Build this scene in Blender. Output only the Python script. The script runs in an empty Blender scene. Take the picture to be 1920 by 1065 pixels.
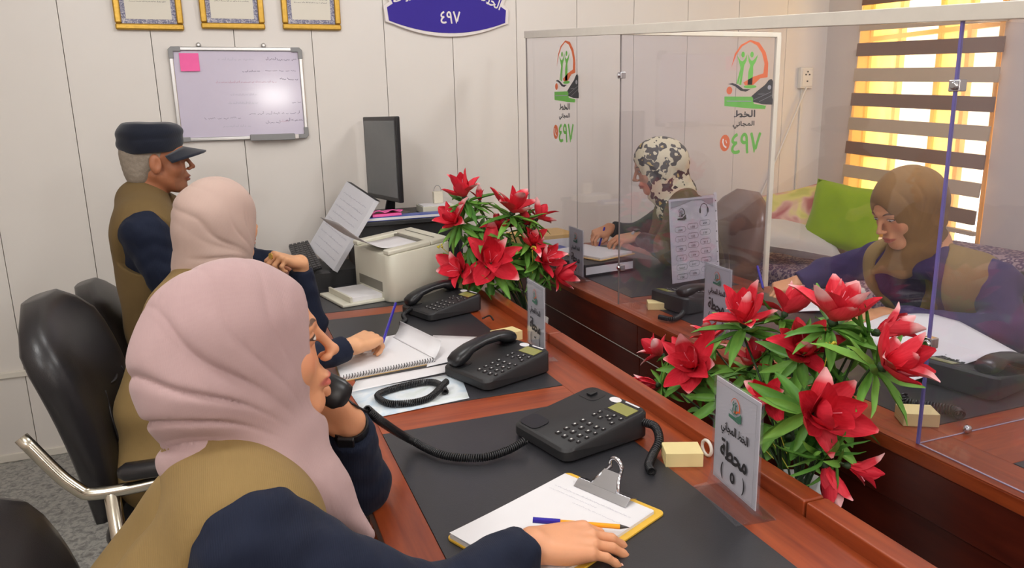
import bpy, bmesh, math, random
import numpy as np
from mathutils import Vector, Matrix
random.seed(7)
PI = math.pi
scene = bpy.context.scene
COL = scene.collection

# ------------------------------------------------------------------ camera
F_PX = 1400.0
CAM_H = 1.46
YAW = math.radians(20.5)
def camera_axes():
    n = np.array([140.0, 6118.0, F_PX]); n /= np.linalg.norm(n)
    up = -n
    fw = np.array([0, 0, 1.0]); yy = fw - up * (fw @ up); yy /= np.linalg.norm(yy)
    R = np.array([np.cross(yy, up), yy, up])
    c, s = math.cos(YAW), math.sin(YAW)
    return np.array([[c, s, 0], [-s, c, 0], [0, 0, 1.0]]) @ R
CW = camera_axes()
cam_data = bpy.data.cameras.new('camera')
cam_data.sensor_fit = 'HORIZONTAL'; cam_data.sensor_width = 36.0
cam_data.lens = F_PX / 1920.0 * 36.0
cam_data.clip_start = 0.02
cam = bpy.data.objects.new('camera', cam_data)
COL.objects.link(cam)
m = Matrix.Identity(4)
for i in range(3):
    m[i][0] = CW[i][0]; m[i][1] = -CW[i][1]; m[i][2] = -CW[i][2]
m[0][3], m[1][3], m[2][3] = 0, 0, CAM_H
cam.matrix_world = m
scene.camera = cam
def _ray(p): return CW @ np.array([p[0] - 960.0, p[1] - 532.5, F_PX])
def AZ(x, y, z):
    r = _ray((x, y)); t = (z - CAM_H) / r[2]; return Vector((r[0] * t, r[1] * t, z))
def AX(x, y, X):
    r = _ray((x, y)); t = X / r[0]; return Vector((X, r[1] * t, CAM_H + r[2] * t))
def AY(x, y, Y):
    r = _ray((x, y)); t = Y / r[1]; return Vector((r[0] * t, Y, CAM_H + r[2] * t))

# ------------------------------------------------------------------ world, exposure, lights
scene.view_settings.view_transform = 'Standard'
scene.view_settings.look = 'None'
scene.view_settings.gamma = 1.0
scene.view_settings.use_curve_mapping = False
scene.view_settings.exposure = 0.06
scene.cycles.transparent_max_bounces = 32
scene.cycles.max_bounces = 8
scene.cycles.sample_clamp_indirect = 6.0
world = bpy.data.worlds.new('sky'); scene.world = world
world.use_nodes = True
bg = world.node_tree.nodes['Background']
bg.inputs['Color'].default_value = (1.0, 0.93, 0.80, 1)
bg.inputs['Strength'].default_value = 6.0
def area_light(name, loc, sx, sy, power, col, rot=(0, 0, 0)):
    l = bpy.data.lights.new(name, 'AREA'); l.shape = 'RECTANGLE'; l.size = sx; l.size_y = sy
    l.energy = power; l.color = col
    o = bpy.data.objects.new(name, l); COL.objects.link(o); o.location = loc; o.rotation_euler = rot
    return o
LAMPS = [(-0.7, 1.0, 0.80), (1.9, 1.6, 0.92), (0.35, 2.2, 0.36), (-1.2, -0.8, 1.1), (1.5, -0.6, 0.95)]
for lx, ly, lw in LAMPS:
    pl_ = bpy.data.lights.new('ceiling_lamp_light', 'POINT'); pl_.energy = 37.0 * lw; pl_.shadow_soft_size = 0.13; pl_.color = (0.985, 0.99, 1.0)
    po_ = bpy.data.objects.new('ceiling_lamp_light', pl_); COL.objects.link(po_); po_.location = (lx, ly, 2.48)

# ------------------------------------------------------------------ materials
def lin(c):
    def f(v):
        v /= 255.0
        return v / 12.92 if v <= 0.04045 else ((v + 0.055) / 1.055) ** 2.4
    return (f(c[0]), f(c[1]), f(c[2]), 1.0)
class NT:
    def __init__(s, mat):
        mat.use_nodes = True; s.t = mat.node_tree; s.n = s.t.nodes; s.l = s.t.links
        s.n.clear(); s.out = s.n.new('ShaderNodeOutputMaterial')
    def node(s, kind, **kw):
        nd = s.n.new(kind)
        for k, v in kw.items(): setattr(nd, k, v)
        return nd
    def put(s, sock, v):
        if hasattr(v, 'is_output'): s.l.new(v, sock)
        else: sock.default_value = v
    def math(s, op, a, b=0.0, c=0.0, clamp=False):
        nd = s.node('ShaderNodeMath', operation=op); nd.use_clamp = clamp
        s.put(nd.inputs[0], a); s.put(nd.inputs[1], b); s.put(nd.inputs[2], c)
        return nd.outputs[0]
    def mix(s, f, a, b):
        nd = s.node('ShaderNodeMix'); nd.data_type = 'RGBA'
        s.put(nd.inputs[0], f); s.put(nd.inputs[6], a); s.put(nd.inputs[7], b)
        return nd.outputs[2]
    def coord(s, scale=(1, 1, 1)):
        tc = s.node('ShaderNodeTexCoord'); mp = s.node('ShaderNodeMapping')
        mp.inputs['Scale'].default_value = scale
        s.l.new(tc.outputs['Object'], mp.inputs[0]); return mp.outputs[0]
    def noise(s, vec, scale, detail=4.0, rough=0.55, dist=0.0):
        nd = s.node('ShaderNodeTexNoise'); s.l.new(vec, nd.inputs['Vector'])
        nd.inputs['Scale'].default_value = scale; nd.inputs['Detail'].default_value = detail
        nd.inputs['Roughness'].default_value = rough; nd.inputs['Distortion'].default_value = dist
        return nd.outputs[0]
    def ramp(s, f, stops):
        nd = s.node('ShaderNodeValToRGB'); s.l.new(f, nd.inputs[0])
        e = nd.color_ramp.elements
        while len(e) < len(stops): e.new(0.5)
        for el, (p, c) in zip(e, stops): el.position = p; el.color = c
        return nd.outputs[0]
    def bsdf(s, color, rough=0.5, metal=0.0, spec=0.5, bump=None, bstr=0.2, bdist=0.002, **kw):
        b = s.node('ShaderNodeBsdfPrincipled')
        s.put(b.inputs['Base Color'], color); s.put(b.inputs['Roughness'], rough)
        b.inputs['Metallic'].default_value = metal; b.inputs['Specular IOR Level'].default_value = spec
        for k, v in kw.items(): s.put(b.inputs[k], v)
        if bump is not None:
            bp = s.node('ShaderNodeBump'); bp.inputs['Strength'].default_value = bstr
            bp.inputs['Distance'].default_value = bdist
            s.l.new(bump, bp.inputs['Height']); s.l.new(bp.outputs[0], b.inputs['Normal'])
        s.l.new(b.outputs[0], s.out.inputs[0]); return b
def new_mat(name):
    mt = bpy.data.materials.new(name); return mt, NT(mt)
def M_plain(name, c, rough=0.5, metal=0.0, spec=0.5, var=0.06, nscale=30.0, bstr=0.0, bscale=200.0, **kw):
    mt, t = new_mat(name); v = t.coord()
    a = lin(c); lo = tuple(x * (1 - var) for x in a[:3]) + (1,); hi = tuple(min(1, x * (1 + var)) for x in a[:3]) + (1,)
    colr = t.mix(t.noise(v, nscale), lo, hi)
    t.bsdf(colr, rough, metal, spec, bump=t.noise(v, bscale, 2.0) if bstr else None, bstr=bstr, **kw)
    return mt
def M_wood(name, c1, c2, rough=0.28, axis=1):
    mt, t = new_mat(name); sc = [14, 14, 14]; sc[axis] = 1.2
    v = t.coord(tuple(sc)); n = t.noise(v, 2.2, 6.0, 0.6, 0.8); n2 = t.noise(v, 9.0, 3.0)
    f = t.math('ADD', t.math('MULTIPLY', n, 0.75), t.math('MULTIPLY', n2, 0.25))
    colr = t.ramp(f, [(0.30, lin(c1)), (0.72, lin(c2))])
    t.bsdf(colr, rough, 0, 0.5, bump=n2, bstr=0.04, **{'Coat Weight': 0.12, 'Coat Roughness': 0.25})
    return mt
def M_fabric(name, c, c2=None, rough=0.85, weave=900.0, var=0.10, bstr=0.25, sheen=0.25, wscale=6.0):
    mt, t = new_mat(name); v = t.coord()
    a = lin(c); b = lin(c2) if c2 else tuple(min(1, x * (1 + var)) for x in a[:3]) + (1,)
    colr = t.mix(t.noise(v, wscale, 3.0), a, b)
    wv = t.node('ShaderNodeTexWave'); t.l.new(v, wv.inputs['Vector']); wv.inputs['Scale'].default_value = weave / 6.28
    wv.inputs['Distortion'].default_value = 1.5
    t.bsdf(colr, rough, 0, 0.25, bump=wv.outputs[1], bstr=bstr, bdist=0.0006,
           **{'Sheen Weight': sheen, 'Sheen Roughness': 0.5})
    return mt
def M_clear(name, tint=(0.97, 0.975, 0.985, 1), ior=1.5, rough=0.01, haze=0.0, hcol=(0.8, 0.8, 0.9, 1)):
    mt, t = new_mat(name)
    tr = t.node('ShaderNodeBsdfTransparent'); tr.inputs[0].default_value = tint
    gl = t.node('ShaderNodeBsdfGlossy'); gl.inputs['Roughness'].default_value = rough
    lw = t.node('ShaderNodeLayerWeight'); lw.inputs[0].default_value = 0.5
    f0 = ((ior - 1) / (ior + 1)) ** 2
    fr = t.math('ADD', f0, t.math('MULTIPLY', t.math('POWER', lw.outputs['Facing'], 5.0), 1 - f0))
    mx = t.node('ShaderNodeMixShader'); t.l.new(fr, mx.inputs[0])
    if haze > 0:
        df = t.node('ShaderNodeBsdfDiffuse'); df.inputs[0].default_value = hcol
        m2 = t.node('ShaderNodeMixShader'); m2.inputs[0].default_value = haze
        t.l.new(tr.outputs[0], m2.inputs[1]); t.l.new(df.outputs[0], m2.inputs[2]); t.l.new(m2.outputs[0], mx.inputs[1])
    else: t.l.new(tr.outputs[0], mx.inputs[1])
    t.l.new(gl.outputs[0], mx.inputs[2]); t.l.new(mx.outputs[0], t.out.inputs[0])
    return mt
def M_emit(name, c, s):
    mt, t = new_mat(name); e = t.node('ShaderNodeEmission'); e.inputs[0].default_value = c; e.inputs[1].default_value = s
    t.l.new(e.outputs[0], t.out.inputs[0]); return mt

MAT = {}
MAT['wall'] = M_plain('wall_pvc', (224, 218, 211), 0.42, var=0.03, nscale=2.5)
MAT['wall_r'] = M_plain('wall_paint', (205, 194, 186), 0.55, var=0.03, nscale=2.0)
MAT['seam'] = M_plain('wall_seam', (150, 144, 136), 0.7)
MAT['ceil'] = M_plain('ceiling_paint', (235, 232, 226), 0.8)
MAT['trimw'] = M_plain('pvc_trim', (222, 216, 204), 0.4)
MAT['wood'] = M_wood('desk_wood', (116, 44, 20), (166, 76, 36), 0.34)
MAT['wood_dark'] = M_wood('desk_panel_wood', (66, 22, 15), (96, 36, 22), 0.30)
MAT['wood_x'] = M_wood('desk_wood_cross', (122, 46, 20), (172, 80, 36), 0.32, axis=0)
MAT['inlay'] = M_plain('black_desk_leather', (46, 46, 50), 0.36, var=0.15, nscale=12, bstr=0.12, bscale=500)
MAT['black'] = M_plain('black_plastic', (27, 27, 30), 0.34, var=0.1)
MAT['black_s'] = M_plain('black_satin', (38, 38, 40), 0.5, var=0.1)
MAT['key'] = M_plain('key_plastic', (44, 42, 44), 0.4)
MAT['keymark'] = M_plain('key_print', (225, 225, 222), 0.5)
MAT['lcd'] = M_plain('lcd_glass', (146, 145, 80), 0.15)
MAT['white'] = M_plain('white_paper', (226, 224, 226), 0.7, var=0.015)
MAT['paperg'] = M_plain('grey_paper', (214, 214, 220), 0.7, var=0.02)
MAT['ink'] = M_plain('print_ink', (40, 40, 44), 0.6)
MAT['inkf'] = M_plain('faint_ink', (165, 165, 180), 0.7)
MAT['inkb'] = M_plain('marker_ink', (92, 86, 112), 0.6)
MAT['inkr'] = M_plain('red_marker_ink', (190, 130, 155), 0.6)
MAT['beige'] = M_plain('printer_plastic', (216, 213, 196), 0.42, var=0.02)
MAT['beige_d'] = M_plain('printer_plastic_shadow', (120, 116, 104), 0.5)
MAT['gold'] = M_plain('gold_frame', (190, 150, 62), 0.35, 0.6, var=0.2, nscale=60, bstr=0.3, bscale=160)
MAT['alu'] = M_plain('aluminium', (205, 205, 205), 0.28, 0.9)
MAT['chrome'] = M_plain('chrome', (196, 188, 172), 0.2, 1.0)
MAT['steel'] = M_plain('steel_clip', (205, 205, 210), 0.18, 1.0)
MAT['greyp'] = M_plain('grey_plastic', (138, 138, 138), 0.45)
MAT['wb'] = M_plain('whiteboard_enamel', (206, 198, 216), 0.13, var=0.015)
MAT['pink'] = M_plain('pink_note', (247, 104, 170), 0.7)
MAT['blue'] = M_plain('sign_blue', (56, 40, 150), 0.55, var=0.05, spec=0.2)
MAT['signw'] = M_plain('sign_white', (228, 220, 216), 0.4)
MAT['lgreen'] = M_plain('logo_green', (98, 178, 66), 0.5)
MAT['lorange'] = M_plain('logo_orange', (214, 100, 48), 0.5)
MAT['lblack'] = M_plain('logo_black', (32, 34, 40), 0.5)
MAT['lgrey'] = M_plain('print_grey', (150, 150, 156), 0.6)
MAT['sign'] = M_plain('sign_card', (206, 206, 212), 0.55, var=0.02)
MAT['block'] = M_plain('cream_block', (226, 208, 150), 0.7, var=0.04)
MAT['yellow'] = M_plain('clipboard_yellow', (226, 180, 60), 0.45, var=0.08)
MAT['pen'] = M_plain('pen_blue', (48, 40, 160), 0.25)
MAT['orange'] = M_plain('pencil_orange', (244, 164, 34), 0.35)
MAT['graph'] = M_plain('pencil_tip', (60, 55, 55), 0.4)
MAT['leather'] = M_plain('black_leather', (34, 32, 34), 0.33, var=0.2, nscale=8, bstr=0.15, bscale=350)
MAT['brownl'] = M_plain('brown_leather', (116, 80, 58), 0.28, var=0.1, nscale=8, bstr=0.1, bscale=300)
MAT['navyf'] = M_plain('blue_folder', (62, 84, 168), 0.4)
MAT['manila'] = M_plain('manila_card', (214, 176, 112), 0.6)
MAT['pinkf'] = M_plain('pink_pad', (240, 100, 170), 0.5)
MAT['screen'] = M_plain('monitor_screen', (104, 108, 110), 0.16, var=0.05)
MAT['cream'] = M_plain('cream_edge', (230, 222, 202), 0.45, var=0.02)
MAT['vase'] = M_plain('white_vase', (225, 222, 218), 0.3)
MAT['stem'] = M_plain('plant_stem', (40, 62, 32), 0.6)
MAT['bloom'] = M_plain('yellow_bloom', (214, 200, 60), 0.6)
MAT['blade_dark'] = M_plain('blind_brown', (128, 98, 80), 0.8, var=0.06, nscale=60)
MAT['blade_light'] = M_plain('blind_taupe', (192, 170, 144), 0.8, var=0.06, nscale=60)
MAT['winframe'] = M_wood('window_wood', (206, 160, 82), (232, 190, 110), 0.5, axis=2)
MAT['pillow'] = M_fabric('grey_white_cotton', (205, 198, 190))
MAT['greenf'] = M_fabric('lime_fabric', (126, 158, 22), (158, 186, 40), bstr=0.15)
MAT['watch'] = M_plain('watch_strap', (22, 22, 24), 0.35)
MAT['gold_ring'] = M_plain('ring_gold', (220, 180, 90), 0.2, 1.0)
MAT['socket'] = M_plain('socket_plastic', (226, 220, 208), 0.4)
MAT['lampd'] = M_emit('lamp_diffuser', (1, 0.965, 0.90, 1), 5.0)
MAT['bulb'] = M_emit('glare_bulb', (1, .98, .94, 1), 70.0)
MAT['acrylic'] = M_clear('acrylic_sheet', (0.955, 0.952, 0.972, 1), 1.52, 0.005, 0.012)
MAT['clear'] = M_clear('clear_plastic', (0.97, 0.97, 0.98, 1), 1.5, 0.03, 0.03)
MAT['glass'] = M_clear('window_glass', (0.98, 0.98, 0.96, 1), 1.45, 0.0)
MAT['edgep'] = M_plain('acrylic_edge_violet', (112, 104, 172), 0.2)
MAT['edgel'] = M_plain('acrylic_edge_pale', (176, 166, 190), 0.2)
MAT['edgeg'] = M_plain('acrylic_edge_grey', (122, 114, 112), 0.25)
def _floor():
    mt, t = new_mat('granite_floor'); v = t.coord((1, 1, 1))
    n1 = t.noise(v, 42.0, 8.0, 0.68, 0.6)
    colr = t.ramp(n1, [(0.34, lin((92, 92, 90))), (0.48, lin((140, 140, 136))), (0.58, lin((172, 170, 164))), (0.7, lin((122, 122, 120)))])
    t.bsdf(colr, 0.3); return mt
MAT['floor'] = _floor()
def _bed():
    mt, t = new_mat('patterned_bedspread'); v = t.coord((1, 1, 1))
    vo = t.node('ShaderNodeTexVoronoi'); t.l.new(v, vo.inputs['Vector']); vo.inputs['Scale'].default_value = 42.0
    n = t.noise(v, 60.0, 3.0)
    f = t.math('ADD', t.math('MULTIPLY', vo.outputs[0], 1.0), t.math('MULTIPLY', n, 0.45))
    colr = t.ramp(f, [(0.3, lin((196, 180, 176))), (0.5, lin((128, 100, 122))), (0.68, lin((72, 52, 88))), (0.9, lin((170, 146, 150)))])
    t.bsdf(colr, 0.9); return mt
MAT['bed'] = _bed()
def _floral():
    mt, t = new_mat('floral_cushion_fabric'); v = t.coord((1, 1, 1))
    n = t.noise(v, 7.0, 2.0, 0.5, 0.4)
    colr = t.ramp(n, [(0.36, lin((186, 112, 110))), (0.46, lin((222, 178, 160))), (0.54, lin((226, 214, 130))), (0.66, lin((196, 192, 104)))])
    t.bsdf(colr, 0.85); return mt
MAT['floral'] = _floral()
def _leopard():
    mt, t = new_mat('leopard_print_scarf'); v = t.coord((1, 1, 1))
    nz = t.node('ShaderNodeTexNoise'); t.l.new(v, nz.inputs['Vector']); nz.inputs['Scale'].default_value = 22.0
    ad = t.node('ShaderNodeMixRGB'); ad.blend_type = 'LINEAR_LIGHT'; ad.inputs[0].default_value = 0.05
    t.l.new(v, ad.inputs[1]); t.l.new(nz.outputs[1], ad.inputs[2])
    vo = t.node('ShaderNodeTexVoronoi'); t.l.new(ad.outputs[0], vo.inputs['Vector']); vo.inputs['Scale'].default_value = 16.0
    d = vo.outputs[0]
    ring = t.math('MULTIPLY', t.math('GREATER_THAN', d, 0.20), t.math('LESS_THAN', d, 0.50))
    core = t.math('LESS_THAN', d, 0.20)
    brk = t.math('GREATER_THAN', t.noise(v, 30.0, 1.0), 0.36)
    ring = t.math('MULTIPLY', ring, brk)
    base = t.mix(t.noise(v, 8.0), lin((248, 240, 206)), lin((216, 204, 164)))
    c = t.mix(core, base, lin((214, 184, 100)))
    c = t.mix(ring, c, lin((42, 40, 42)))
    t.bsdf(c, 0.6, spec=0.3); return mt
MAT['leopard'] = _leopard()
def _petal():
    mt, t = new_mat('flower_petal'); tc = t.node('ShaderNodeTexCoord'); sp = t.node('ShaderNodeSeparateXYZ')
    t.l.new(tc.outputs['Object'], sp.inputs[0])
    oi = t.node('ShaderNodeObjectInfo')
    tip = t.math('MULTIPLY', t.math('SUBTRACT', sp.outputs[0], t.math('ADD', 0.052, t.math('MULTIPLY', oi.outputs['Random'], 0.055))), 70.0, clamp=True)
    n = t.noise(t.coord((40, 300, 1)), 1.0, 2.0)
    red = t.mix(n, lin((216, 28, 50)), lin((240, 76, 90)))
    red = t.mix(oi.outputs['Random'], red, t.mix(n, lin((190, 18, 40)), lin((230, 50, 70))))
    c = t.mix(t.math('MULTIPLY', tip, 0.85), red, lin((250, 198, 200)))
    t.bsdf(c, 0.55, spec=0.3, bump=n, bstr=0.3, **{'Subsurface Weight': 0.0})
    return mt
MAT['petal'] = _petal()
def _leaf():
    mt, t = new_mat('plant_leaf'); oi = t.node('ShaderNodeObjectInfo')
    n = t.noise(t.coord((20, 120, 1)), 1.0, 2.0)
    a = t.mix(n, lin((86, 140, 52)), lin((142, 192, 84))); b = t.mix(n, lin((44, 98, 38)), lin((96, 152, 62)))
    t.bsdf(t.mix(oi.outputs['Random'], a, b), 0.5, spec=0.35); return mt
MAT['leaf'] = _leaf()
def _sheer():
    mt, t = new_mat('sheer_blind_fabric')
    tr = t.node('ShaderNodeBsdfTransparent'); tr.inputs[0].default_value = (1.0, 0.95, 0.85, 1)
    tl = t.node('ShaderNodeBsdfTranslucent'); tl.inputs[0].default_value = lin((244, 214, 156))
    df = t.node('ShaderNodeBsdfDiffuse'); df.inputs[0].default_value = lin((226, 190, 130))
    m1 = t.node('ShaderNodeMixShader'); m1.inputs[0].default_value = 0.35
    t.l.new(tl.outputs[0], m1.inputs[1]); t.l.new(df.outputs[0], m1.inputs[2])
    m2 = t.node('ShaderNodeMixShader'); m2.inputs[0].default_value = 0.34
    t.l.new(tr.outputs[0], m2.inputs[1]); t.l.new(m1.outputs[0], m2.inputs[2]); t.l.new(m2.outputs[0], t.out.inputs[0])
    return mt
MAT['sheer'] = _sheer()
def _bluesheet():
    mt, t = new_mat('printed_blue_sheet'); n = t.noise(t.coord(), 9.0, 4.0, 0.6, 1.0)
    t.bsdf(t.ramp(n, [(0.35, lin((186, 208, 226))), (0.55, lin((226, 232, 236))), (0.7, lin((205, 214, 210)))]), 0.5); return mt
MAT['bluesheet'] = _bluesheet()

# ------------------------------------------------------------------ mesh helpers
class MB:
    def __init__(s): s.v = []; s.f = []
    def add(s, vs, fs):
        o = len(s.v); s.v += [tuple(x) for x in vs]; s.f += [tuple(i + o for i in f) for f in fs]; return s
    def box(s, lo, hi, M=None):
        x0, y0, z0 = lo; x1, y1, z1 = hi
        vs = [(x0, y0, z0), (x1, y0, z0), (x1, y1, z0), (x0, y1, z0), (x0, y0, z1), (x1, y0, z1), (x1, y1, z1), (x0, y1, z1)]
        if M is not None: vs = [M @ Vector(v) for v in vs]
        return s.add(vs, [(0, 3, 2, 1), (4, 5, 6, 7), (0, 1, 5, 4), (1, 2, 6, 5), (2, 3, 7, 6), (3, 0, 4, 7)])
    def prism(s, pts, z0, z1, M=None):
        n = len(pts); vs = [(p[0], p[1], z0) for p in pts] + [(p[0], p[1], z1) for p in pts]
        if M is not None: vs = [M @ Vector(v) for v in vs]
        return s.add(vs, [tuple(range(n - 1, -1, -1)), tuple(range(n, 2 * n))] + [(i, (i + 1) % n, n + (i + 1) % n, n + i) for i in range(n)])
    def tube(s, pts, r, seg=8, caps=True):
        pts = [Vector(p) for p in pts]; n = len(pts); rs = r if isinstance(r, (list, tuple)) else [r] * n
        up = None; vs = []
        for i, p in enumerate(pts):
            t = (pts[min(i + 1, n - 1)] - pts[max(i - 1, 0)]).normalized()
            if up is None:
                up = Vector((0, 0, 1)) if abs(t.z) < 0.9 else Vector((1, 0, 0))
            a = t.cross(up)
            if a.length < 1e-6: a = t.cross(Vector((1, 0, 0)))
            a.normalize(); b = a.cross(t).normalized(); up = b
            for k in range(seg):
                an = 2 * PI * k / seg; vs.append(p + (a * math.cos(an) + b * math.sin(an)) * rs[i])
        fs = [(i * seg + k, i * seg + (k + 1) % seg, (i + 1) * seg + (k + 1) % seg, (i + 1) * seg + k) for i in range(n - 1) for k in range(seg)]
        if caps: fs += [tuple(range(seg - 1, -1, -1)), tuple(range((n - 1) * seg, n * seg))]
        return s.add(vs, fs)
    def lathe(s, prof, seg=20, M=None, sx=1.0, sy=1.0):
        vs = []; n = len(prof)
        for r, z in prof:
            for k in range(seg):
                an = 2 * PI * k / seg; vs.append(Vector((r * math.cos(an) * sx, r * math.sin(an) * sy, z)))
        if M is not None: vs = [M @ v for v in vs]
        fs = [(i * seg + k, i * seg + (k + 1) % seg, (i + 1) * seg + (k + 1) % seg, (i + 1) * seg + k) for i in range(n - 1) for k in range(seg)]
        fs += [tuple(range(seg - 1, -1, -1)), tuple(range((n - 1) * seg, n * seg))]
        return s.add(vs, fs)
    def grid(s, fn, nu, nv):
        vs = [fn(i / nu, j / nv) for j in range(nv + 1) for i in range(nu + 1)]
        return s.add(vs, [(j * (nu + 1) + i, j * (nu + 1) + i + 1, (j + 1) * (nu + 1) + i + 1, (j + 1) * (nu + 1) + i) for j in range(nv) for i in range(nu)])
    def poly(s, pts): return s.add(pts, [tuple(range(len(pts)))])
    def mesh(s, name, smooth=False):
        me = bpy.data.meshes.new(name); me.from_pydata(s.v, [], s.f); me.update()
        if smooth: me.polygons.foreach_set('use_smooth', [True] * len(me.polygons))
        return me
    def build(s, name, mat, parent=None, bevel=0.0, seg=2, smooth=False, solid=0.0, sub=0):
        o = bpy.data.objects.new(name, s.mesh(name, smooth)); COL.objects.link(o)
        o.data.materials.append(MAT[mat] if isinstance(mat, str) else mat)
        if parent is not None: o.parent = parent
        if solid:
            md = o.modifiers.new('thickness', 'SOLIDIFY'); md.thickness = solid; md.offset = 0
        if bevel:
            md = o.modifiers.new('bevel', 'BEVEL'); md.width = bevel; md.segments = seg; md.limit_method = 'ANGLE'; md.angle_limit = math.radians(40)
            o.data.polygons.foreach_set('use_smooth', [True] * len(o.data.polygons))
            md.harden_normals = True
        if sub:
            md = o.modifiers.new('subdivision', 'SUBSURF'); md.levels = sub; md.render_levels = sub
        return o
def share(name, me, parent, loc=(0, 0, 0), rot=None, scale=None):
    o = bpy.data.objects.new(name, me); COL.objects.link(o); o.parent = parent; o.location = loc
    if rot is not None: o.rotation_euler = rot
    if scale is not None: o.scale = scale
    return o
def tag(o, label=None, cat=None, group=None, kind=None):
    if label: o['label'] = label
    if cat: o['category'] = cat
    if group: o['group'] = group
    if kind: o['kind'] = kind
    return o
def thing(name, label, cat, loc=(0, 0, 0), rz=0.0, group=None):
    o = bpy.data.objects.new(name, None); COL.objects.link(o); o.empty_display_size = 0.05
    o.location = loc; o.rotation_euler = (0, 0, rz)
    return tag(o, label, cat, group)
def rrect(w, d, r, n=5, cx=0.0, cy=0.0):
    pts = []
    for (sx, sy, a0) in ((1, 1, 0), (-1, 1, 90), (-1, -1, 180), (1, -1, 270)):
        for i in range(n + 1):
            a = math.radians(a0 + 90 * i / n)
            pts.append((cx + sx * (w / 2 - r) + r * math.cos(a), cy + sy * (d / 2 - r) + r * math.sin(a)))
    return pts
def spline(pts, n=12):
    P = [Vector(p) for p in pts]; P = [P[0] * 2 - P[1]] + P + [P[-1] * 2 - P[-2]]; out = []
    for i in range(1, len(P) - 2):
        for k in range(n):
            t = k / n; a, b, c, d = P[i - 1], P[i], P[i + 1], P[i + 2]
            out.append(0.5 * ((2 * b) + (c - a) * t + (2 * a - 5 * b + 4 * c - d) * t * t + (3 * b - a - 3 * c + d) * t ** 3))
    out.append(P[-2]); return out
def coil_points(path, r, pitch, per=9):
    P = spline(path, 24); L = [0.0]
    for a, b in zip(P, P[1:]): L.append(L[-1] + (b - a).length)
    n = max(8, int(L[-1] / pitch * per)); out = []; up = Vector((0, 0, 1)); j = 0
    for i in range(n + 1):
        s = L[-1] * i / n
        while j < len(P) - 2 and L[j + 1] < s: j += 1
        t = (s - L[j]) / max(1e-9, L[j + 1] - L[j]); p = P[j].lerp(P[j + 1], t)
        d = (P[j + 1] - P[j]).normalized()
        a = d.cross(up)
        if a.length < 1e-3: a = d.cross(Vector((1, 0, 0)))
        a.normalize(); b = a.cross(d).normalized(); up = b
        an = 2 * PI * i / per; out.append(p + (a * math.cos(an) + b * math.sin(an)) * r)
    return out
def frame_M(o, right, up):
    r = Vector(right).normalized(); u = Vector(up).normalized(); n = r.cross(u)
    return Matrix(((r.x, u.x, n.x, o[0]), (r.y, u.y, n.y, o[1]), (r.z, u.z, n.z, o[2]), (0, 0, 0, 1)))
# Arabic letters to their joined glyphs (visual order)
_AR = {'ا': (0xFE8D, 2), 'ة': (0xFE93, 2), 'ج': (0xFE9D, 4), 'ح': (0xFEA1, 4), 'خ': (0xFEA5, 4), 'ط': (0xFEC1, 4), 'ل': (0xFEDD, 4), 'م': (0xFEE1, 4), 'ن': (0xFEE5, 4), 'ي': (0xFEF1, 4)}
def arabic(w):
    out = []
    for i, ch in enumerate(w):
        if ch not in _AR: out.append(ch); continue
        base, n = _AR[ch]
        pj = i > 0 and w[i - 1] in _AR and _AR[w[i - 1]][1] == 4
        nj = n == 4 and i < len(w) - 1 and w[i + 1] in _AR
        form = (3 if nj else 1) if pj else (2 if nj else 0)
        out.append(chr(base + form))
    return ''.join(reversed(out))
_TXT = {}
def text_geo(body):
    if body not in _TXT:
        cu = bpy.data.curves.new('lettering', 'FONT'); cu.body = body; cu.size = 1.0; cu.resolution_u = 3
        o = bpy.data.objects.new('lettering', cu); COL.objects.link(o)
        dg = bpy.context.evaluated_depsgraph_get(); dg.update()
        me = bpy.data.meshes.new_from_object(o.evaluated_get(dg))
        v = [tuple(x.co) for x in me.vertices]; f = [tuple(p.vertices) for p in me.polygons]
        bpy.data.objects.remove(o); bpy.data.curves.remove(cu); bpy.data.meshes.remove(me)
        xs = [a[0] for a in v]; ys = [a[1] for a in v]
        _TXT[body] = (v, f, min(xs), max(xs), min(ys), max(ys))
    return _TXT[body]
def text_into(mb, body, cx, cy, w, h, M, rot=0.0, bold=0.0):
    v, f, x0, x1, y0, y1 = text_geo(body)
    sx = w / (x1 - x0); sy = h / (y1 - y0); c, s = math.cos(rot), math.sin(rot)
    offs = [(0, 0)] if not bold else [(0, 0), (bold, 0), (-bold, 0), (0, bold), (0, -bold)]
    for k, (ox, oy) in enumerate(offs):
        vs = []
        for a in v:
            px = (a[0] - (x0 + x1) / 2) * sx + ox; py = (a[1] - (y0 + y1) / 2) * sy + oy
            vs.append(M @ Vector((cx + c * px - s * py, cy + s * px + c * py, k * 0.00004)))
        mb.add(vs, f)
def poly2(mb, pts, M): mb.add([M @ Vector((p[0], p[1], 0)) for p in pts], [tuple(range(len(pts)))])
def disc2(mb, cx, cy, rx, ry, M, n=16): poly2(mb, [(cx + rx * math.cos(2 * PI * i / n), cy + ry * math.sin(2 * PI * i / n)) for i in range(n)], M)
def stroke2(mb, pts, w, M):
    P = [Vector((p[0], p[1])) for p in pts]; L = []; R = []
    for i, p in enumerate(P):
        t = (P[min(i + 1, len(P) - 1)] - P[max(0, i - 1)]); t = t.normalized() if t.length > 1e-9 else Vector((1, 0)); nrm = Vector((-t.y, t.x)) * w / 2
        L.append(p + nrm); R.append(p - nrm)
    vs = [M @ Vector((q.x, q.y, 0)) for q in L + R]; n = len(P)
    mb.add(vs, [(i, n + i, n + i + 1, i + 1) for i in range(n - 1)])
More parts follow.
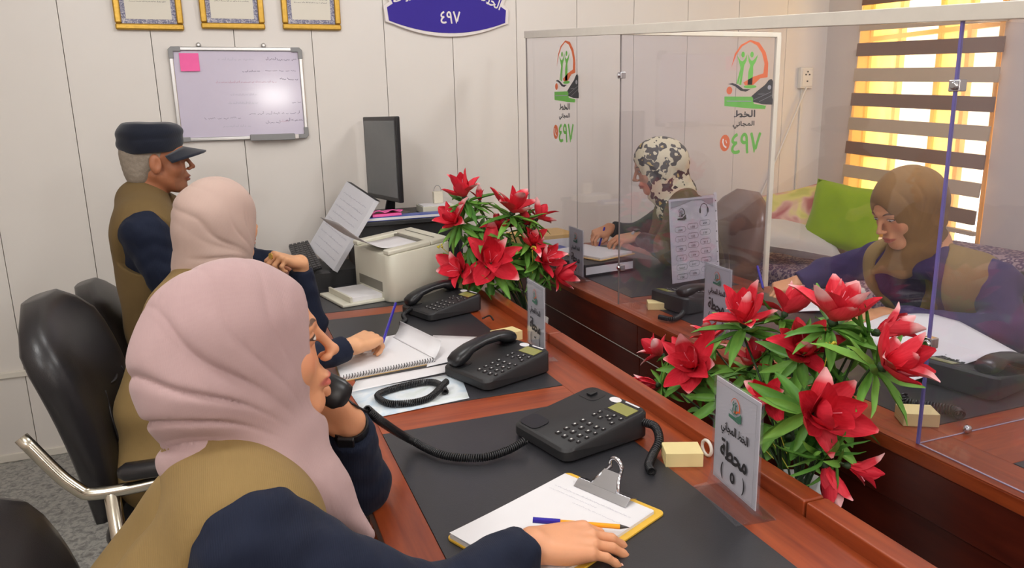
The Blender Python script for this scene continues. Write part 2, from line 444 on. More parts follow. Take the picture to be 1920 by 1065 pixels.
def scribble(mb, x0, x1, y, h, M, w, rnd, dens=60):
    n = max(4, int((x1 - x0) * dens)); x = x1
    while x > x0:
        ln = rnd.uniform(0.6, 2.2) * h; pts = []; k = max(3, int(ln / h * 4))
        for i in range(k + 1): pts.append((x - ln * i / k, y + rnd.uniform(-0.3, 0.55) * h * (1 if i % 2 else 0.3)))
        if rnd.random() < 0.35: pts = [(pts[0][0], y + h)] + pts
        stroke2(mb, pts, w, M); x -= ln + rnd.uniform(0.3, 0.8) * h

# ================================================================== THE ROOM
XL, XR, YF, YB, ZC = -2.2, 3.4, -2.2, 3.67, 2.75
tag(MB().box((XL - .1, YF - .1, -0.1), (XR + .1, YB + .1, 0)).build('floor', 'floor'), 'mottled grey granite floor under the desks', None, None, 'structure')
tag(MB().box((XL - .1, YF - .1, ZC), (XR + .1, YB + .1, ZC + .1)).build('ceiling', 'ceil'), 'white flat ceiling above the office', None, None, 'structure')
wb_ = MB().box((XL - .1, YB + .012, 0), (XR + .1, YB + .12, ZC)).build('wall_back', 'seam')
tag(wb_, 'cream panelled wall behind the whiteboard and certificates', None, None, 'structure')
PW = 0.335; x = 0.087 - 7 * PW
pm = MB().box((0.0015, 0, 0.0), (PW - 0.0015, 0.02, ZC)).mesh('wall_panel'); pm.materials.append(MAT['wall'])
while x < XR:
    share('wall_panel', pm, wb_, (x, YB, 0)); x += PW
tag(MB().box((XL - .1, YF - .1, 0), (XL, YB + .1, ZC)).build('wall_left', 'wall_r'), 'plain pale wall at the left of the room', None, None, 'structure')
tag(MB().box((XL - .1, YF - .1, 0), (XR + .1, YF, ZC)).build('wall_front', 'wall_r'), 'plain pale wall behind the photographer', None, None, 'structure')
WY0, WY1, WZ0, WZ1 = 2.56, 3.42, 0.72, 2.25
wr = MB(); T = 0.14
wr.box((XR, YF - .1, 0), (XR + T, WY0, ZC)); wr.box((XR, WY1, 0), (XR + T, YB + .1, ZC))
wr.box((XR, WY0, 0), (XR + T, WY1, WZ0)); wr.box((XR, WY0, WZ1), (XR + T, WY1, ZC))
tag(wr.build('wall_right', 'wall_r'), 'plain taupe wall with the blind-covered window', None, None, 'structure')
tag(MB().box((XL, YB - 0.012, 0), (XR, YB + 0.005, 0.035)).build('baseboard_back', 'trimw', bevel=0.003), 'low cream baseboard along the panelled wall', None, None, 'structure')
tag(MB().box((XL, YB - 0.016, 0.385), (0.15, YB + 0.005, 0.412)).build('trim_1', 'trimw', bevel=0.004), 'white horizontal cable trunking low on the panelled wall', None, None, 'structure')

# window with panels that mimic its lit wood frame, then the zebra blind
win = thing('window_1', 'bright window behind the striped roller blind', 'window', (XR + 0.09, (WY0 + WY1) / 2, WZ0)); win['kind'] = 'structure'
del win['category']
wy = lambda px: AX(px, 60, 3.45).y - (WY0 + WY1) / 2
wcy = (WY0 + WY1) / 2
panes = [(wy(1757), wy(1682)), (wy(1872), wy(1812))]
hw = (WY1 - WY0) / 2; hh = WZ1 - WZ0
edges = sorted([-hw] + [e for p in panes for e in p] + [hw])
mt, t = new_mat('lit_wood_glow')  # translucent amber stands in for wood glowing in the window light
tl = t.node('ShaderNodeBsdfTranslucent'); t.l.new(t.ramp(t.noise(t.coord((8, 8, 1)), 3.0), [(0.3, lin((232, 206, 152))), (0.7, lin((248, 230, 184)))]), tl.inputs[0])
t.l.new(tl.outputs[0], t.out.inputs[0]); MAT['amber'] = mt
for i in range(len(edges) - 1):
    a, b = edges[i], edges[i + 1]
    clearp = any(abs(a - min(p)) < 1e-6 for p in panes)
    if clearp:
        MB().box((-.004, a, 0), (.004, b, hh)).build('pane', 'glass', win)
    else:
        MB().box((-.003, a, 0), (.003, b, hh)).build('wood_glow_panel', 'amber', win)
for e in edges: MB().box((-.02, e - .012, 0), (.02, e + .012, hh)).build('window_frame', 'winframe', win, bevel=.003)
for zz in (0.012, hh * 0.30, hh * 0.72, hh - 0.012): MB().box((-.018, -hw, zz - .012), (.018, hw, zz + .012)).build('window_frame', 'winframe', win, bevel=.003)

bl = thing('zebra_blind', 'brown and taupe striped zebra roller blind half covering the window', 'blind', (XR - 0.05, wcy, 1.50))
bl.rotation_euler = (math.radians(3.0), 0, 0)
by0, by1 = AX(1874, 100, 3.34).y - wcy, AX(1601, 100, 3.34).y - wcy
ztop = 0.80; pitch = 0.1335; bh = 0.070
k = 0; z = 0.275 + 0.1335 * 4
while z > -0.60:
    MB().box((-0.006, by0, z - bh), (0.004, by1, z)).build('slat', 'blade_dark' if k % 2 == 0 else 'blade_light', bl, bevel=.002)
    z -= pitch; k += 1
zb = z + pitch - bh - 0.03
MB().box((-.001, by0 + .01, zb), (.001, by1 - .01, 0.82)).build('sheer_fabric', 'sheer', bl)
MB().box((-.014, by0 - .01, zb - .022), (.012, by1 + .01, zb)).build('bottom_rail', 'blade_light', bl, bevel=.004)
MB().box((-.03, by0 - .02, 0.80), (.035, by1 + .02, 0.88)).build('head_rail', 'blade_light', bl, bevel=.01)

# wall socket, trunk and cable near the corner
sk = AY(1511, 146, YB - .02)
so = thing('wall_socket', 'small cream wall socket beside the blind-covered window', 'socket', (sk.x, YB, sk.z))
MB().box((-.045, -.03, -.06), (.045, 0, .06)).build('back_box', 'socket', so, bevel=.006)
MB().box((-.036, -.034, -.05), (.036, -.029, .05)).build('face_plate', 'socket', so, bevel=.002)
for dx, dz in ((-.013, .018), (.013, .018), (0, .034), (0, -.02)):
    MB().box((dx - .005, -.036, dz - .004), (dx + .005, -.033, dz + .004)).build('socket_hole', 'black', so)
tag(MB().box((sk.x - .02, YB - .012, 0.5), (sk.x - .004, YB, sk.z - .06)).build('cable_trunking', 'trimw', bevel=.003), 'thin vertical white cable trunking below the wall socket', 'trunking')
p0 = Vector((sk.x, YB - .03, sk.z - .055)); p1 = AY(1440, 335, YB - .012); p2 = AY(1405, 420, YB - .012); p3 = Vector((p2.x - .12, YB - .012, .62))
tag(MB().tube(spline([p0, p0.lerp(p1, .5), p1, p1 + (p1 - p0) * .45, p1 + (p1 - p0) * .9], 6), 0.007, 6).build('power_cable', 'trimw', smooth=True), 'white cable running diagonally down from the wall socket', 'cable')

# ceiling lamps
for lx, ly, lw in LAMPS:
    names = dict(zip([q_[:2] for q_ in LAMPS], ['above the nearest woman', 'above the woman in the brown scarf', 'above the second station', 'behind the photographer on the left', 'behind the photographer on the right']))
    cl = thing('ceiling_lamp', 'round white ceiling light ' + names[(lx, ly)], 'ceiling light', (lx, ly, ZC), 0, 'round ceiling lights')
    MB().lathe([(.15, -.02), (.16, -.015), (.16, 0)], 24).build('lamp_body', 'trimw', cl)
    MB().lathe([(.02, -.085), (.07, -.078), (.11, -.058), (.14, -.02)], 24).build('diffuser', 'lampd', cl, smooth=True)

wl = thing('glare_lamp', 'unseen twin-bulb lamp added behind the photographer for the whiteboard glare', 'lamp', (.60, YF, 1.72))  # unseen lamp added to put the glare on the whiteboard
MB().box((-.16, 0, -.03), (.16, .02, .03)).build('back_plate', 'chrome', wl, bevel=.004)
for sx_ in (-.09, .09):
    MB().tube([(sx_, .02, 0), (sx_, .06, 0)], .012, 8).build('lamp_arm', 'chrome', wl)
    MB().lathe([(.01, -.07), (.05, -.05), (.066, 0), (.05, .05), (.01, .07)], 16, Matrix.Translation((sx_, .11, 0))).build('bulb', 'bulb', wl, smooth=True)
# ================================================================== THINGS ON THE BACK WALL
def certificate(x0, x1, zb, label, seed):
    w = x1 - x0; h = 0.36; o = thing('certificate_frame', label, 'picture frame', ((x0 + x1) / 2, YB, zb), 0, 'gold framed certificates in a row')
    o.rotation_euler = (math.radians(2), 0, 0)
    fw = 0.026
    for nm, lo, hi in (('frame_rail', (-w / 2, 0), (w / 2, fw)), ('frame_rail', (-w / 2, h - fw), (w / 2, h)), ('frame_rail', (-w / 2, fw), (-w / 2 + fw, h - fw)), ('frame_rail', (w / 2 - fw, fw), (w / 2, h - fw))):
        MB().box((lo[0], -.024, lo[1]), (hi[0], -.002, hi[1])).build(nm, 'gold', o, bevel=.007, seg=3)
    MB().box((-w / 2 + fw, -.012, fw), (w / 2 - fw, -.004, h - fw)).build('border_print', 'border', o)
    b = .018
    sh = MB().box((-w / 2 + fw + b, -.0135, fw + b), (w / 2 - fw - b, -.012, h - fw - b)).build('sheet', 'certpaper', o)
    rnd = random.Random(seed); tm = MB(); M = frame_M((0, -.0142, 0), (1, 0, 0), (0, 0, 1))
    for q, zz in enumerate((0.128, 0.142, 0.165, 0.18, 0.2)):
        ww = w * (.29 if q else .27); scribble(tm, -ww, ww, zz - (0.012 if x0 > -.2 else 0.014), 0.0045, M, .0012, rnd)
    tm.build('lettering', 'ink', sh)
mt, t = new_mat('certificate_border'); n = t.noise(t.coord(), 90.0, 3.0, .6, 1.5)
t.bsdf(t.ramp(n, [(0.4, lin((96, 96, 128))), (0.55, lin((150, 148, 166))), (0.65, lin((206, 202, 206)))]), .5); MAT['border'] = mt
MAT['certpaper'] = M_plain('certificate_paper', (222, 216, 202), .6, var=.015)
certificate(-0.377, -0.112, 1.838, 'gold framed certificate hanging leftmost above the whiteboard', 1)
certificate(-0.043, 0.222, 1.847, 'gold framed certificate hanging in the middle of the row of three', 2)
certificate(0.297, 0.556, 1.849, 'gold framed certificate hanging nearest the blue sign', 3)

sg = thing('wall_sign', 'blue and white shield-shaped wall sign with white Arabic numerals', 'sign', (1.069, YB, 1.90))
def shield(grow):
    pts = []
    for i in range(17):
        a = -1 + 2 * i / 16; pts.append((a * (.296 + grow), -.054 - grow * .9 - .075 * (1 - a * a) + 0.075))
    pts[0] = (-.296 - grow, 0.028 - grow * .6); pts[-1] = (.296 + grow, .028 - grow * .6)
    return pts + [(.298 + grow, .065 + grow * .2), (.272 + grow, .078 + grow * .3), (.292 + grow, .12)] + [((.30 + grow) * math.cos(b), .12 + (.40 + grow) * math.sin(b)) for b in [PI * i / 12 for i in range(1, 12)]] + [(-.292 - grow, .12), (-.272 - grow, .078 + grow * .3), (-.298 - grow, .065 + grow * .2)]
MS = frame_M((0, 0, 0), (1, 0, 0), (0, 0, 1))
def lowshield(g):   # a wide banner: nearly upright sides, shallow curved bottom
    low = [(-1 + 2 * i / 18) for i in range(19)]
    return [(a * (.290 + g), -.004 - (.052 + g) * (1 - abs(a) ** 2.0) - (g if abs(a) > .98 else 0) * .3) for a in low]
def sign_outline(g):
    L = lowshield(g)
    top = [(.296 + g, .055 + g * .4), (.268 + g, .072 + g * .5), (.290 + g, .13)] + [((.30 + g) * math.cos(b), .13 + (.38 + g) * math.sin(b)) for b in [PI * i / 12 for i in range(1, 12)]] + [(-.290 - g, .13), (-.268 - g, .072 + g * .5), (-.296 - g, .055 + g * .4)]
    return L + top
MB().prism(sign_outline(.017), 0.002, .02, MS).build('sign_backing', 'signw', sg, bevel=.003)
MB().prism(sign_outline(0.0), .02, .0225, MS).build('sign_face', 'blue', sg)
M2 = frame_M((0, -.0232, 0), (1, 0, 0), (0, 0, 1))
tm = MB(); text_into(tm, '٤٩٧', 0.01, .016, .098, .056, M2, 0, .0012)
tm.build('numerals', 'signw', sg)
tm = MB(); text_into(tm, arabic('الخط'), .225, .098, .10, .05, M2, -.42, .001); text_into(tm, arabic('ية'), -.225, .098, .085, .045, M2, .35, .001)
tm.build('lettering', 'signw', sg)

wbx0, wbx1, wbz0, wbz1 = -.187, .372, 1.368, 1.772
wbd = thing('whiteboard', 'small whiteboard with grey corners and faint handwriting on the panelled wall', 'whiteboard', ((wbx0 + wbx1) / 2, YB, wbz0))
w = wbx1 - wbx0; h = wbz1 - wbz0
surf = MB().box((-w / 2 + .01, -.012, .01), (w / 2 - .01, -.001, h - .01)).build('writing_surface', 'wb', wbd)
for lo, hi in (((-w / 2 + .045, 0), (w / 2 - .045, .018)), ((-w / 2 + .045, h - .018), (w / 2 - .045, h)), ((-w / 2, .045), (-w / 2 + .018, h - .045)), ((w / 2 - .018, .045), (w / 2, h - .045))):
    MB().box((lo[0], -.02, lo[1]), (hi[0], -.001, hi[1])).build('frame_rail', 'alu', wbd, bevel=.005)
for sx in (-1, 1):
    for top in (0, 1):
        z0 = 0 if not top else h; s2 = 1 if not top else -1
        pts = [(sx * w / 2, z0 + s2 * .05), (sx * w / 2, z0 + s2 * .012), (sx * (w / 2 - .012), z0), (sx * (w / 2 - .05), z0), (sx * (w / 2 - .05), z0 + s2 * .02), (sx * (w / 2 - .02), z0 + s2 * .02), (sx * (w / 2 - .02), z0 + s2 * .05)]
        if sx * s2 < 0: pts = pts[::-1]
        MB().prism(pts, .0, .023, MS).build('corner_cap', 'greyp', wbd, bevel=.002)
MB().box((-.01 + .03, -.05, -.004), (.215, -.012, .024)).build('pen_tray', 'greyp', wbd, bevel=.003)
MB().box((.215, -.045, .0), (.232, -.015, .02)).build('tray_end', 'signw', wbd, bevel=.002)
for hx in (-.155, .115): MB().lathe([(.011, 0), (.011, .006), (.005, .014)], 10, frame_M((hx, -.004, h + .008), (1, 0, 0), (0, 0, 1))).build('hook', 'alu', wbd)
Mw = frame_M((0, -.0126, 0), (1, 0, 0), (0, 0, 1)); rnd = random.Random(5)
tb = MB(); tr_ = MB(); tf = MB()
def hand_line(mb, xa, xb, y, hgt, wd): scribble(mb, -w / 2 + xa * w, -w / 2 + xb * w, h - y * h, hgt, Mw, wd, rnd)
hand_line(tb, .72, .95, .135, .013, .0016); hand_line(tf, .35, .62, .135, .011, .0012)
hand_line(tb, .70, .94, .255, .012, .0012); hand_line(tb, .52, .66, .26, .008, .0014)
hand_line(tb, .82, .95, .345, .014, .0020); hand_line(tr_, .32, .78, .375, .008, .0012)
hand_line(tf, .42, .62, .51, .007, .0011); hand_line(tf, .4, .62, .60, .008, .0012); hand_line(tb, .88, .96, .60, .010, .0016)
hand_line(tb, .56, .94, .72, .013, .0014); hand_line(tb, .20, .48, .76, .014, .0012)
hand_line(tb, .84, .96, .80, .013, .0020); hand_line(tb, .66, .78, .82, .012, .0014); hand_line(tr_, .78, .84, .81, .01, .0012); hand_line(tf, .34, .55, .85, .009, .0012)
tb.build('handwriting', 'inkb', surf); tr_.build('red_handwriting', 'inkr', surf); tf.build('faint_handwriting', 'inkf', surf)
sn = MB().grid(lambda u, v: (u * .078, -.002 - .006 * (1 - v) ** 2, v * .076), 4, 6).build('sticky_note', 'pink', solid=.0008)
sn.location = (wbx0 + .042, YB - .013, wbz1 - .103); tag(sn, 'bright pink square sticky note in the corner of the whiteboard', 'sticky note')

# ================================================================== DESKS
DZ = 0.76
ld = thing('counter_desk', 'long reddish wooden desk with black inlays on the left', 'desk', (0, 0, 0))
LX0, LX1, RX = 0.185, 0.885, 0.93
yb0, yb1 = 0.25, 3.63
def leftdesk():
    strips = [(yb0, .45), (1.575, 1.69), (2.62, 2.72), (3.56, yb1)]
    mats = [(.45, 1.575), (1.69, 2.62), (2.72, 3.56)]
    MB().box((LX0, yb0, DZ - .035), (LX1, yb1, DZ - .002)).build('desk_top', 'wood', ld, bevel=.004)
    MB().box((LX0, yb0, DZ - .003), (.268, yb1, DZ)).build('edge_band', 'wood', ld, bevel=.0015)
    MB().box((.768, yb0, DZ - .003), (LX1, yb1, DZ)).build('edge_band', 'wood', ld, bevel=.0015)
    for a, b in strips: MB().box((.268, a, DZ - .003), (.768, b, DZ)).build('cross_band', 'wood_x', ld, bevel=.001)
    for a, b in mats: MB().box((.268, a + .002, DZ - .003), (.768, b - .002, DZ + .0012)).build('leather_inlay', 'inlay', ld, bevel=.001)
    for a, b in ((yb0, 0.93), (.934, 2.05), (2.054, yb1)):
        MB().box((LX1, a, DZ - .05), (RX, b, DZ + .028)).build('raised_rail', 'wood', ld, bevel=.004)
    MB().box((RX - .022, yb0, .03), (RX - .004, yb1, DZ - .05)).build('front_panel', 'wood_dark', ld)
    for yy in (.27, 1.6, 2.65, 3.58): MB().box((LX0 + .05, yy, 0), (RX - .03, yy + .03, DZ - .035)).build('side_panel', 'wood', ld, bevel=.002)
leftdesk()
rd = thing('counter_desk', 'long dark reddish desk behind the clear acrylic screens', 'desk', (0, 0, 0))
QX0, QX1 = 1.285, 1.99
def rightdesk():
    mats = [(-.1, .93), (1.12, 2.30), (2.44, 3.52)]
    MB().box((QX0, -.6, DZ - .035), (QX1, yb1, DZ - .002)).build('desk_top', 'wood', rd, bevel=.004)
    MB().box((QX0, -.6, DZ - .003), (1.40, yb1, DZ)).build('edge_band', 'wood', rd, bevel=.0015)
    MB().box((1.90, -.6, DZ - .003), (QX1, yb1, DZ)).build('edge_band', 'wood', rd, bevel=.0015)
    prev = -.6
    for a, b in mats:
        MB().box((1.40, prev, DZ - .003), (1.90, a, DZ)).build('cross_band', 'wood_x', rd, bevel=.001)
        MB().box((1.40, a + .002, DZ - .003), (1.90, b - .002, DZ + .0012)).build('leather_inlay', 'inlay', rd, bevel=.001); prev = b
    MB().box((1.40, prev, DZ - .003), (1.90, yb1, DZ)).build('cross_band', 'wood_x', rd, bevel=.001)
    for a, b in ((-.6, .80), (.804, 2.2), (2.204, yb1)):
        MB().box((QX0 + .004, a, DZ - .145), (QX0 + .022, b, DZ - .035)).build('apron_panel', 'wood_dark', rd, bevel=.002)
        MB().box((QX0 + .014, a, .03), (QX0 + .03, b, DZ - .149)).build('front_panel', 'wood_dark', rd, bevel=.002)
    MB().box((QX0 + .006, 1.9, DZ - .149), (QX0 + .02, yb1, DZ - .145)).build('panel_joint', 'trimw', rd)
    for yy in (-.55, .9, 2.35, 3.58): MB().box((QX0 + .035, yy, 0), (QX1 - .06, yy + .03, DZ - .035)).build('side_panel', 'wood', rd, bevel=.002)
rightdesk()

# ================================================================== ACRYLIC SCREEN
SX = 1.306; SY1, SY2, SY3 = 1.068, 2.372, 3.24
ac = thing('acrylic_screen', 'clear acrylic screen with printed logos standing on the right-hand desk', 'screen', (SX, SY1, DZ))
def loc(v): return Vector(v) - Vector((SX, SY1, DZ))
ztop = lambda Y: 1.612 + (Y - SY1) * (1.788 - 1.612) / (3.236 - 1.066)
def upright(name, a, b, th=0.004, z0=DZ + .001):
    a = Vector(a); b = Vector(b); d = (b - a).normalized(); nrm = Vector((-d.y, d.x)) * th / 2
    vs = []
    for p in (a, b):
        for s in (-1, 1):
            q = p + nrm * s
            vs += [loc((q.x, q.y, z0)), loc((q.x, q.y, ztop(p.y) - .004))]
    o = MB(); o.add(vs, [(0, 1, 3, 2), (4, 6, 7, 5), (0, 4, 5, 1), (2, 3, 7, 6), (1, 5, 7, 3), (0, 2, 6, 4)])
    return o.build(name, 'acrylic', ac)
pf1 = upright('front_sheet', (SX, SY2 + .004), (SX, SY3))
pf2 = upright('front_sheet', (SX, SY1 + .004), (SX, SY2 - .004))
pf3 = upright('front_sheet', (SX, -.45), (SX, SY1 - .004))
pd1 = upright('divider_sheet', (SX + .004, SY1), (2.0, SY1 + .015))
pd2 = upright('divider_sheet', (SX + .004, SY2), (1.962, SY2))
def post(name, x, y, wx, wyy, mat, z0=DZ + .001):
    l = loc((x, y, z0)); MB().box((l.x - wx / 2, l.y - wyy / 2, l.z), (l.x + wx / 2, l.y + wyy / 2, loc((0, 0, ztop(y) - .003)).z)).build(name, mat, ac)
post('sheet_edge', SX, SY1, .0055, .0055, 'edgep'); post('sheet_edge', SX, SY2, .004, .004, 'edgeg'); post('sheet_edge', SX, SY3, .005, .005, 'edgeg')
post('edge_post', 1.968, SY2, .018, .014, 'cream')
MB().box(loc((SX + .004, SY2 - .006, ztop(SY2) - .005)), loc((1.977, SY2 + .006, ztop(SY2) + .012))).build('divider_cap', 'cream', ac, bevel=.002)
MB().box(loc((SX + .004, SY1 - .001, DZ + .0005)), loc((2.0, SY1 + .001, DZ + .0022))).build('divider_foot', 'edgel', ac)
MB().box(loc((SX - .002, -.45, DZ + .0005)), loc((SX + .002, SY1 - .004, DZ + .002))).build('sheet_foot', 'edgel', ac)
tb_ = MB(); vs = []
for Y in (-.45, SY3):
    for (dx, dz) in ((-.011, -.004), (.011, -.004), (.011, .026), (-.011, .026)): vs.append(loc((SX + dx, Y, ztop(Y) + dz)))
tb_.add(vs, [(3, 2, 1, 0), (4, 5, 6, 7), (0, 1, 5, 4), (1, 2, 6, 5), (2, 3, 7, 6), (3, 0, 4, 7)])
tb_.build('top_bar', 'trimw', ac, bevel=.002)
def clip(p):
    l = loc(p); c = MB(); c.box((l.x - .006, l.y - .012, l.z - .011), (l.x + .014, l.y + .012, l.z + .011))
    c.lathe([(.008, 0), (.009, .004), (.006, .009)], 12, frame_M((l.x - .006, l.y - .004, l.z), (0, -1, 0), (0, 0, 1)))
    c.build('corner_clip', 'steel', ac, bevel=.002)
for zz in (1.492, .984): clip((SX, SY1, zz))
clip((SX, SY2, 1.579)); clip((SX + .006, SY2, .90))
l = loc((1.44, SY1 - .003, DZ + .012)); MB().lathe([(.004, -.004), (.0095, 0), (.0095, .007), (.005, .011)], 14, frame_M(l, (1, 0, 0), (0, 0, 1))).build('fixing_knob', 'steel', ac, smooth=True)
l = loc((SX + .05, SY3 - .33, DZ + .012)); MB().lathe([(.004, -.004), (.0095, 0), (.0095, .007), (.005, .011)], 14, frame_M(l, (1, 0, 0), (0, 0, 1))).build('fixing_knob', 'steel', ac, smooth=True)

# emblem drawn in its own units (px of a close-up), mapped by sx, sy metres per unit
EM_ARC = [(1474, 272), (1498, 165), (1540, 98), (1610, 60), (1680, 80), (1732, 150), (1757, 235), (1757, 342), (1700, 350), (1648, 400), (1585, 402), (1572, 380), (1645, 338), (1722, 312), (1728, 240), (1705, 160), (1662, 100), (1610, 74), (1552, 108), (1510, 170)]
EM_F1 = [(1515, 175), (1540, 212), (1557, 222), (1575, 205), (1592, 165), (1588, 218), (1572, 252), (1567, 300), (1556, 398), (1540, 398), (1548, 320), (1534, 392), (1520, 388), (1545, 270), (1530, 222)]
EM_F2 = [(1598, 165), (1604, 218), (1619, 252), (1606, 300), (1604, 398), (1640, 398), (1643, 300), (1641, 256), (1662, 218), (1674, 170), (1646, 207), (1629, 218), (1612, 203)]
EM_WAVE = [(1455, 392), (1490, 383), (1530, 400), (1572, 430), (1630, 433), (1592, 451), (1550, 442), (1515, 412), (1482, 397)]
EM_HAND = [(1788, 355), (1800, 372), (1800, 500), (1808, 512), (1806, 555), (1732, 551), (1652, 530), (1652, 502), (1638, 486), (1690, 440), (1740, 400), (1768, 362)]
EM_BOOK = [(1433, 485), (1650, 490), (1660, 545), (1757, 562), (1750, 588), (1650, 582), (1435, 557)]
def emblem(parent, M, ox, oy, sx, sy, mats=('lorange', 'lgreen', 'lblack'), full=True):
    f = lambda P: [((a - 1620) * sx + ox, (325 - b) * sy + oy) for a, b in P][::-1]
    a = MB(); poly2(a, f(EM_ARC), M)
    if full: disc2(a, (1468 - 1620) * sx + ox, (325 - 440) * sy + oy, 22 * sx, 30 * sy, M)
    a.build('logo_arc', mats[0], parent)
    g = MB(); poly2(g, f(EM_F1), M); poly2(g, f(EM_F2), M)
    for hx in (1560, 1628): disc2(g, (hx - 1620) * sx + ox, (325 - 170) * sy + oy, 13 * sx, 22 * sy, M)
    disc2(g, (1625 - 1620) * sx + ox, (325 - 413) * sy + oy, 50 * sx, 13 * sy, M); poly2(g, f(EM_BOOK), M)
    g.build('logo_figures', mats[1], parent)
    b = MB(); Mb = M @ Matrix.Translation((0, 0, .0002)); poly2(b, f(EM_WAVE), Mb); poly2(b, f(EM_HAND), Mb); b.build('logo_hand', mats[2], parent)
    if full:
        c = MB(); Mc = M @ Matrix.Translation((0, 0, .0004))
        for (p, q) in (((1655, 515), (1790, 455)), ((1700, 530), (1800, 480)), ((1690, 470), (1740, 470))): stroke2(c, f([p, q]), .0012, Mc)
        disc2(c, (1775 - 1620) * sx + ox, (325 - 420) * sy + oy, 14 * sx, 18 * sy, Mc)
        stroke2(c, f([(1450, 520), (1640, 525)]), .003, Mc)
        c.build('logo_detail', 'lgrey', parent)
def panel_logo(parent, M, sx, sy):
    emblem(parent, M, 0, 0, sx, sy)
    f = lambda a, b: ((a - 1620) * sx, (325 - b) * sy)
    tm = MB(); c = f(1593, 620); text_into(tm, arabic('الخط'), c[0], c[1], 160 * sx, 52 * sy, M, 0, .0012)
    c = f(1588, 706); text_into(tm, arabic('المجاني'), c[0], c[1], 165 * sx, 56 * sy, M, 0, .001); tm.build('lettering', 'lblack', parent)
    tm = MB(); c = f(1615, 850); text_into(tm, '٤٩٧', c[0], c[1], 225 * sx, 160 * sy, M, 0, .002); tm.build('numerals', 'lgreen', parent)
    tm = MB(); c = f(1450, 843); disc2(tm, c[0], c[1], 38 * sx, 65 * sy, M, 24); tm.build('phone_icon', 'lorange', parent)
    tm = MB(); Mi = M @ Matrix.Translation((0, 0, .0003)); stroke2(tm, [f(1436, 810), f(1434, 835), f(1442, 862), f(1462, 880)], .006, Mi)
    stroke2(tm, [f(1455, 820), f(1464, 845)], .003, Mi); tm.build('phone_icon_mark', 'signw', parent)
lp = AY(1405, 141, SY2)
panel_logo(pd2, frame_M(loc((lp.x, SY2 - .004, lp.z)), (1, 0, 0), (0, 0, 1)), .000584, .000471)
lp = AX(1063, 135, SX)
panel_logo(pf1, frame_M(loc((SX - .004, lp.y, lp.z)), (0, -1, 0), (0, 0, 1)), .00062, .000455)

# ================================================================== SMALL OBJECT BUILDERS
def loft(sections, seg=14, pw=2.6):
    mb = MB(); vs = []
    for (c, ax, ay, hw, hh) in sections:
        c, ax, ay = Vector(c), Vector(ax), Vector(ay)
        for k in range(seg):
            a = 2 * PI * k / seg; ca, sa = math.cos(a), math.sin(a)
            vs.append(c + ax * (hw * math.copysign(abs(ca) ** (2 / pw), ca)) + ay * (hh * math.copysign(abs(sa) ** (2 / pw), sa)))
    n = len(sections)
    fs = [(i * seg + k, i * seg + (k + 1) % seg, (i + 1) * seg + (k + 1) % seg, (i + 1) * seg + k) for i in range(n - 1) for k in range(seg)]
    fs += [tuple(range(seg - 1, -1, -1)), tuple(range((n - 1) * seg, n * seg))]
    mb.add(vs, fs); return mb
def handset_mesh():
    S = []
    for x, z, hw, hh in ((-.103, .010, .012, .008), (-.100, .012, .020, .013), (-.085, .015, .0245, .019), (-.062, .022, .0245, .018), (-.045, .030, .022, .013), (0, .034, .021, .011), (.045, .030, .022, .013), (.062, .022, .0245, .018), (.085, .015, .0245, .019), (.100, .012, .020, .013), (.103, .010, .012, .008)):
        S.append(((x, 0, z), (0, 1, 0), (0, 0, 1), hw, hh))
    me = loft(S).mesh('handset', True); me.materials.append(MAT['black']); return me
HANDSET = handset_mesh()
def key_mesh():
    b = MB(); b.add([(-.0062, -.0052, 0), (.0062, -.0052, 0), (.0062, .0052, 0), (-.0062, .0052, 0), (-.005, -.004, .0032), (.005, -.004, .0032), (.005, .004, .0032), (-.005, .004, .0032)],
                    [(4, 5, 6, 7), (0, 1, 5, 4), (1, 2, 6, 5), (2, 3, 7, 6), (3, 0, 4, 7)])
    b.add([(-.0022, -.0016, .0034), (.0018, -.0022, .0034), (.0026, .0014, .0034), (-.0016, .0024, .0034)], [(0, 1, 2, 3)])
    me = b.mesh('key'); me.materials.append(MAT['key']); me.materials.append(MAT['keymark'])
    me.polygons[5].material_index = 1; return me
KEY = key_mesh()
